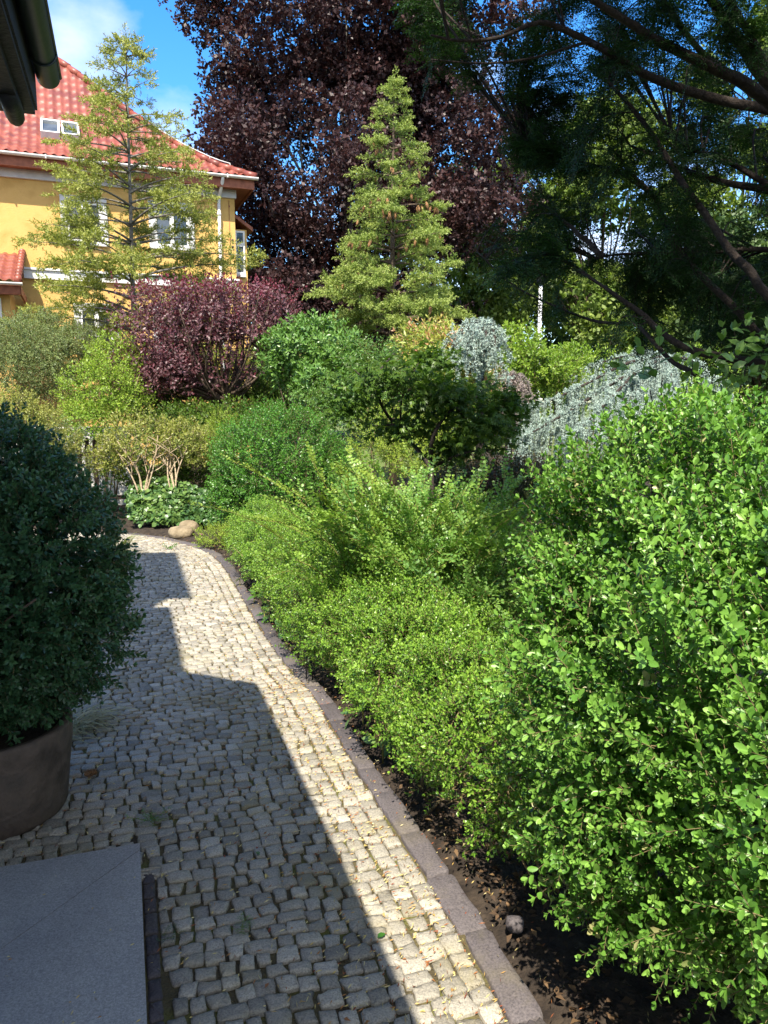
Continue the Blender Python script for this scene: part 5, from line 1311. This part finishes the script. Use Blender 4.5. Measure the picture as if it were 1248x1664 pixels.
# broad leaved seedlings pushing out from under the hedge
r = np.random.default_rng(150)
bigleaf = [sprig(leaf_shape(0.15, 0.075, ((0.25, .85), (0.6, .95)), 0.2, 0.35), 3, 0.05, 72, 'spiral', None, 0.004, 0.8, 0.4, 0.1, 0.1, tipleaf=False) for _ in range(3)]
spots = [(372, 940, 'at the far end of the low hedge'), (395, 968, 'just before the far seedling'), (412, 1000, 'shaded by the hedge corner'), (438, 1022, 'casting a small shadow on the kerb'), (572, 1166, 'in the dark gap below the hedge'), (604, 1220, 'nearest the box bush')]
for k, (x, y, wh) in enumerate(spots):
    c = gnd(x + 18, y + 12); g = Geo(); m = r.integers(1, 3)
    stamp(g, bigleaf[k % 3], c + np.c_[r.normal(0, .04, (m, 2)), np.full(m, .06)], nrm(np.array([-0.3, -0.2, 1.0]) + r.normal(0, .3, (m, 3))), r.normal(0, 1, (m, 3)), r.uniform(.8, 1.1, m), 0.5)
    tube(g, [c - Z3 * .03, c + Z3 * .09], 0.005, 5, mat=1)
    tag(g.build('broadleaf_seedling', [M['ivy'], M['greenstem']], None, c), 'broad green leaves under the hedge edge, ' + wh, 'seedling', 'seedlings along the hedge foot')
# dry strappy grass beside the pot
r = np.random.default_rng(151); g = Geo(); c = gnd(128, 1178)
for k in range(130):
    b = c + [r.normal(-.02, .05), r.normal(0, .08), 0]; a = r.normal(0.0, .8); ln = r.uniform(.14, .36); d = np.array([math.cos(a), math.sin(a) * .9, 0])
    u = np.linspace(0, 1, 6)[:, None]; P = b + d * ln * u + Z3 * (r.uniform(.05, .3) * np.sin(u * 2.6) * ln + .008); wv = np.array([-d[1], d[0], 0]) * (.0035 * (1 - u ** 2) + .0006)
    v = np.stack([P - wv, P + wv], 1).reshape(-1, 3); g.add(v, np.array([[2 * i, 2 * i + 1, 2 * i + 3, 2 * i + 2] for i in range(5)]), 0, r.uniform(0.1, 1))
tag(g.build('dry_grass_tuft', M['dry'], None, c), 'dry straw coloured grass tuft beside the clay pot', 'grass tuft')
c = gnd(208, 900); g = Geo()
for k in range(50):
    b = c + [r.normal(-.1, .04), r.normal(0, .1), 0]; a = r.normal(-0.3, .6); ln = r.uniform(.2, .4); d = np.array([math.cos(a), math.sin(a), 0]); u = np.linspace(0, 1, 6)[:, None]
    P = b + d * ln * u * .7 + Z3 * (1.6 * ln * u * (1 - .62 * u)); wv = np.array([-d[1], d[0], 0]) * (.007 * (1 - u ** 2) + .001); g.add(np.stack([P - wv, P + wv], 1).reshape(-1, 3), np.array([[2 * i, 2 * i + 1, 2 * i + 3, 2 * i + 2] for i in range(5)]), 0, r.uniform(0.2, .6))
tag(g.build('green_grass_tuft', M['olive'], None, c), 'green strappy tuft at the left path edge behind the potted shrub', 'grass tuft')
# sprigs lying or growing on the setts
def weed(x, y, label, n, size, seed, tm=t_fine, mat='ivy', flat=0.3):
    r = np.random.default_rng(seed); c = gnd(x, y, .008); g = Geo(); a = r.uniform(0, 6.28, n); d = np.stack([np.cos(a), np.sin(a), np.full(n, flat)], 1)
    scatter(g, tm, c + np.c_[r.normal(0, .02, (n, 2)), np.full(n, .006)], nrm(d), np.broadcast_to([0, 0, 1.0], (n, 3)).copy(), size * r.uniform(.6, 1.1, n), r.uniform(.2, .7, n), r)
    tag(g.build('weed', [M[mat], M['greenstem']], None, c), label, 'weed')
yf = [fan_spray(.10, 4, 6, .016, .004) for _ in range(2)]
weed(252, 1334, 'green feathery sprig lying on the shaded setts right of the pot', 9, .9, 1, yf, 'privet', .35)
weed(398, 1516, 'tiny bright green weed between shaded setts right of the platform', 7, .55, 2, yf, 'privet', .5)
weed(284, 1522, 'dark green fallen conifer sprig beside the platform edge', 4, .6, 3, yf, 'potleaf', .1)
weed(276, 892, 'small green weed in the setts near the boulder', 10, .9, 4, t_fine, 'privet', .5)
lf1 = [sprig(leaf_shape(0.055, 0.034), 1, 0.01, 70, 'alt', None, 0.001, 1, 0.1, tipleaf=False)]
weed(637, 1517, 'single green fallen leaf on the sunlit setts', 1, 1.0, 5, lf1, 'privet', .02); weed(412, 1380, 'single bluish fallen leaf on the shaded setts', 1, .7, 6, lf1, 'ivy', .02)
# pine cone
c = gnd(146, 1264); g = Geo(); pc_t = T(); ps = leaf_shape(.014, .013, ((.6, 1.1),), .4, -.3)
for k in range(70):
    f = k / 70; a = k * 2.4; rr = .019 * math.sin(min(1, f * 1.25 + .12) * math.pi * .8) + .003; d = np.array([[math.cos(a), .55, math.sin(a)]]); x, y, z = frames(nrm(d), np.array([[-math.cos(a) * .5, 1, -math.sin(a) * .5]])); pc_t.put(ps, (rr * .6 * math.cos(a), f * .06 - .03, rr * .6 * math.sin(a)), x[0], y[0], z[0])
pc_t.done(); stamp(g, pc_t, (c + [0, 0, .028])[None], np.array([[.9, .3, .05]]), np.array([[0, 0, 1.0]]), 1.0, .5)
tag(g.build('pine_cone', M['cone'], None, c), 'brown pine cone lying on the setts beside the pot', 'pine cone')
# thin black garden stakes by the hedge
for k, x in enumerate((490, 499)):
    b = gnd(x + 8, 1106); g = Geo(); tube(g, [b - Z3 * .05, b + [0.01 * k, 0.02, .30]], .005, 6); tube(g, [b + [0.01 * k, 0.02, .30], b + [0.01 * k, 0.02, .325]], [.008, .004], 6)
    tag(g.build('garden_stake', M['blackmetal'], None, b), ['thin black stake at the hedge foot, the one nearer the kerb', 'thin black stake at the hedge foot, the one deeper in the hedge'][k], 'stake', 'black stakes by the hedge')

# ================================================================== BACKGROUND
pb_ = at(876, 560, 30); pb_[2] = 0; g = Geo(); lp = empty('lamp_post', pb_, 'slim pale grey lamp post behind the blue cedars', 'lamp post')
tube(g, [pb_, pb_ + Z3 * 6.3], [.10, .07], 10); g.build('pole', M['pole'], lp)
g = Geo(); tube(g, [pb_ + Z3 * 6.3, pb_ + Z3 * 6.36, pb_ + Z3 * 6.6, pb_ + Z3 * 6.72], [.09, .16, .20, .05], 12); g.build('lamp_head', M['blackmetal'], lp)
G_ = 'trees beyond the garden'
far = [
 ('broad pale green tree right of the copper beech, behind the lamp post', (770, 38), [((5.2, 40, 6.5), (3.6, 3, 4.2)), ((4.6, 40, 11), (3, 3, 3.5))], 'far', 26000),
 ('lime green tree filling the gap behind the dark yew branches', (960, 40), [((10.5, 40, 8.5), (4.0, 3.5, 5.0)), ((11.5, 40, 14), (3.5, 3, 4))], 'far', 30000),
 ('tall pale tree lighting up the upper right behind the yew', (1180, 42), [((18.5, 42, 12), (5.0, 4, 8)), ((19, 42, 19), (4, 4, 5))], 'far', 34000),
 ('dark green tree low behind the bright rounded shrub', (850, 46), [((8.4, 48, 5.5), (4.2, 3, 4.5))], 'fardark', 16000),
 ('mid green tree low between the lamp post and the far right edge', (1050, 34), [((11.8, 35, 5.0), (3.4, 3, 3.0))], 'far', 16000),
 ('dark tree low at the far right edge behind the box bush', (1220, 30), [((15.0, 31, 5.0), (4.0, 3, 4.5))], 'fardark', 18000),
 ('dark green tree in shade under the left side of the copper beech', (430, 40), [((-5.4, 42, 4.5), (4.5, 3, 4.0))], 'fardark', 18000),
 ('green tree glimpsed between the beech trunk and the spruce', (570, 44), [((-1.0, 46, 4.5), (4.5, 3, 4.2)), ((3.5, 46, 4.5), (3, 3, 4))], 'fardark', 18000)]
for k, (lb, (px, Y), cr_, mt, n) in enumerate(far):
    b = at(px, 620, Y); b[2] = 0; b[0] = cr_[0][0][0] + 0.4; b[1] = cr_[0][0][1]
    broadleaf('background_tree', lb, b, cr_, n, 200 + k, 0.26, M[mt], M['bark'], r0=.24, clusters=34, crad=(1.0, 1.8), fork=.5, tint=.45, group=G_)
broadleaf('hedgerow', 'long dark hedgerow closing the view beyond the lawn', (0, 62, 0), [((x, 62 + 3 * math.sin(x), 2.4), (4.5, 2, 2.9)) for x in np.arange(-34, 44, 5.5)], 42000, 230, .36, M['fardark'], M['bark'], r0=.1, clusters=120, crad=(1.0, 1.6), fork=.5, limbs=False, cat='hedge')

# ================================================================== THE DARK YEW OVERHANGING FROM THE RIGHT
yb = np.array([4.3, 5.6, 0.0])
yw = empty('overhanging_yew', yb, 'dark spreading yew whose branches overhang the upper right in shade', 'tree')
gb = Geo(); r = np.random.default_rng(300)
q = lambda *p: [(700 + a / 2.277, b / 2.277) for a, b in p]
BR = [ # pixel lines of the limbs, distance at the near and far end, radii
 (q((1400, 460), (1248, 405), (1100, 375), (900, 320), (760, 260), (620, 170), (480, 105), (390, 85), (250, 140), (100, 150), (0, 130)), 5.0, 4.6, .034, .006),
 (q((1500, 560), (1248, 370), (1150, 300), (1080, 270), (940, 200), (830, 145), (720, 75), (600, 0), (500, -80)), 4.6, 4.2, .040, .012),
 (q((1500, 500), (1248, 300), (1160, 180), (1090, 80), (1020, -30)), 4.5, 4.0, .040, .018),
 (q((1450, 400), (1248, 240), (1180, 130), (1100, -10)), 4.3, 3.9, .026, .014),
 (q((1150, 312), (1000, 190), (900, 60), (840, -40)), 4.7, 4.3, .020, .010),
 (q((1500, 1300), (1248, 1100), (1180, 1000), (1110, 930), (1020, 800), (940, 690), (860, 560), (800, 470), (700, 350), (640, 290)), 4.6, 5.2, .032, .010),
 (q((1500, 1430), (1248, 1270), (1130, 1140), (1000, 1020), (900, 900), (850, 780), (820, 720), (740, 640), (690, 570)), 5.0, 5.6, .030, .009),
 (q((1500, 800), (1248, 680), (1100, 600), (980, 560), (880, 500)), 5.4, 5.8, .026, .010),
 (q((1500, 760), (1248, 700), (1100, 680), (920, 620), (860, 590), (740, 540)), 5.2, 5.6, .032, .008),
 (q((1500, 950), (1248, 925), (1050, 930), (900, 935), (700, 940), (600, 960)), 5.6, 6.0, .024, .006),
 (q((1500, 1350), (1240, 1340), (1100, 1330), (960, 1290), (850, 1230), (780, 1160), (680, 1090), (640, 1060)), 4.8, 5.4, .034, .012),
 (q((980, 1390), (900, 1340), (800, 1240), (740, 1200), (600, 1185), (450, 1130), (300, 1050), (170, 930)), 5.0, 6.2, .018, .005),
 (q((620, 170), (560, 160), (400, 210), (200, 235), (0, 220)), 4.7, 4.8, .010, .004),
 (q((640, 950), (540, 860), (460, 790)), 5.5, 5.8, .022, .010),
 (q((820, 720), (700, 640), (560, 600), (420, 560), (330, 520)), 5.5, 6.0, .014, .004)]
BP = []; BT = []
for pts, Y0, Y1, ra, rb in BR:
    m = len(pts); P = [at(x, y, Y0 + (Y1 - Y0) * i / (m - 1)) for i, (x, y) in enumerate(pts)]
    L = smooth_line(P, 30); w = np.linspace(0, 1, 30)[:, None]
    L = L + 0.02 * np.sin(w * 19 + pts[0][1]) * np.array([0.3, 1, 0.6]) * (1 - w)
    tube(gb, L, np.linspace(ra, rb, 30), 8); BP.append(L); BT.append(nrm(np.gradient(L, axis=0)))
tk = smooth_line([yb - Z3 * .1, yb + [-.05, 0, 1.2], yb + [.1, .1, 3.0], yb + [0, .2, 6.0], yb + [.1, 0, 9.5]], 20); tube(gb, tk, np.linspace(.26, .05, 20), 12)
for L in BP[:3] + BP[5:11]:
    a = L[0]; t_ = tk[np.abs(tk[:, 2] - (a[2] - .3)).argmin()]
    if np.linalg.norm(a - t_) > .1: tube(gb, smooth_line([t_, (a + t_) / 2 + [0, 0, .05], a], 8), np.linspace(.06, .036, 8), 8)
# sprays set straight on the thin outer ends of the limbs
LIMB = [(L, t) for L, t in zip(BP, BT)]
# crown limbs above the picture that carry the shading canopy
for k in range(26):
    e = np.array([r.uniform(0.9, 5.5), r.uniform(1.6, 6.2), 0]); e[2] = r.uniform(2.8 + .5 * e[1], 6.6); s_ = tk[r.integers(9, 18)]
    L = smooth_line([s_, (s_ + e) / 2 + [0, 0, .35], e], 30); tube(gb, L, np.linspace(.045, .01, 30), 6); BP.append(L); BT.append(nrm(np.gradient(L, axis=0)))
FP = []; FD = []; FT = []; FS = []
ALLP = np.concatenate(BP[:12] + BP[13:]); ALLT = np.concatenate(BT[:12] + BT[13:])
ys_ = [fan_spray(.20, 6, 8, .034, .010, .06) for _ in range(5)]
def branchlet(e, r, lim=1.3):
    d = np.linalg.norm(ALLP - e, axis=1) + r.uniform(0, .25, len(ALLP)); i = d.argmin(); s_ = ALLP[i]; ln = np.linalg.norm(e - s_)
    if ln > lim: return
    m_ = s_ + (e - s_) * .5 + ALLT[i] * .15 * ln + Z3 * .12 * ln
    P = smooth_line([s_, m_, e], 7); tube(gb, P, np.linspace(.0035 + .006 * ln, .0018, 7), 4, cap=False)
    tg = nrm(np.gradient(P, axis=0)); sd = nrm(np.cross(tg, Z3) + 1e-6)
    n = max(3, int(ln / .075))
    for f in np.linspace(.3, 1, n):
        k = min(int(f * 6), 5); p = P[k] + (P[k + 1] - P[k]) * (f * 6 - k)
        for sg in (-1, 1):
            FP.append(p); FD.append(nrm(tg[k] * .7 + sd[k] * sg * r.uniform(.3, 1.0) + Z3 * r.uniform(-.75, .05) + r.normal(0, .2, 3))); FT.append(.4 + r.normal(0, .12)); FS.append(r.uniform(.6, 1.15))
poly = np.array([(650, -40), (680, 60), (740, 95), (830, 110), (855, 190), (850, 260), (890, 330), (830, 385), (800, 430), (850, 480), (900, 535), (940, 575), (1000, 570), (1090, 590), (1270, 580), (1300, -40)])
def inside(x, y):
    c = False; j = len(poly) - 1
    for i in range(len(poly)):
        if (poly[i, 1] > y) != (poly[j, 1] > y) and x < (poly[j, 0] - poly[i, 0]) * (y - poly[i, 1]) / (poly[j, 1] - poly[i, 1]) + poly[i, 0]: c = not c
        j = i
    return c
for q_, (L, t) in enumerate(LIMB):
    for k in range(190 if q_ in (0, 12, 14) else 60):
        f = r.uniform(.42, 1); i = min(int(f * 29), 28); p = L[i] + (L[i + 1] - L[i]) * (f * 29 - i)
        if lump(p[None], 3.5, 23)[0] < -.35: continue
        FP.append(p); FD.append(nrm(t[i] * r.uniform(.1, .9) + r.normal(0, .6, 3) - Z3 * r.uniform(0, .9))); FT.append(.42 + r.normal(0, .12)); FS.append(r.uniform(.5, 1.05))
cnt = 0
while cnt < 300:
    x, y = r.uniform(600, 1300), r.uniform(-60, 610)
    if not inside(x, y): continue
    den = 1.0
    if x > 1000 and 110 < y < 420: den = .4          # looser where the sky shows through
    if y < 130 and 700 < x < 800: den = .45
    if x > 1150 and y < 90: den = .3
    if r.uniform() > den: continue
    e = at(x, y, r.uniform(4.9, 7.0))
    if lump(e[None], 3.2, 17)[0] < 0.26: continue
    cnt += 1; branchlet(e, r)
for k in range(1700):
    e = np.array([r.uniform(.3, 6.0), r.uniform(1.2, 6.8), r.uniform(4.2, 9.2)])
    if 2.35 + .50 * e[1] < e[2] < 1.5 + (9.8 - e[1]) / .665: branchlet(e, r, 1.8)
g = Geo(); FP = np.array(FP); FD = np.array(FD)
scatter(g, ys_, FP, FD, nrm(Z3 + r.normal(0, .4, FP.shape)), np.array(FS), np.array(FT), r)
g.build('foliage', [M['yew'], M['darkbark']], yw); gb.build('branches', M['darkbark'], yw)
print('yew sprays', len(FP))
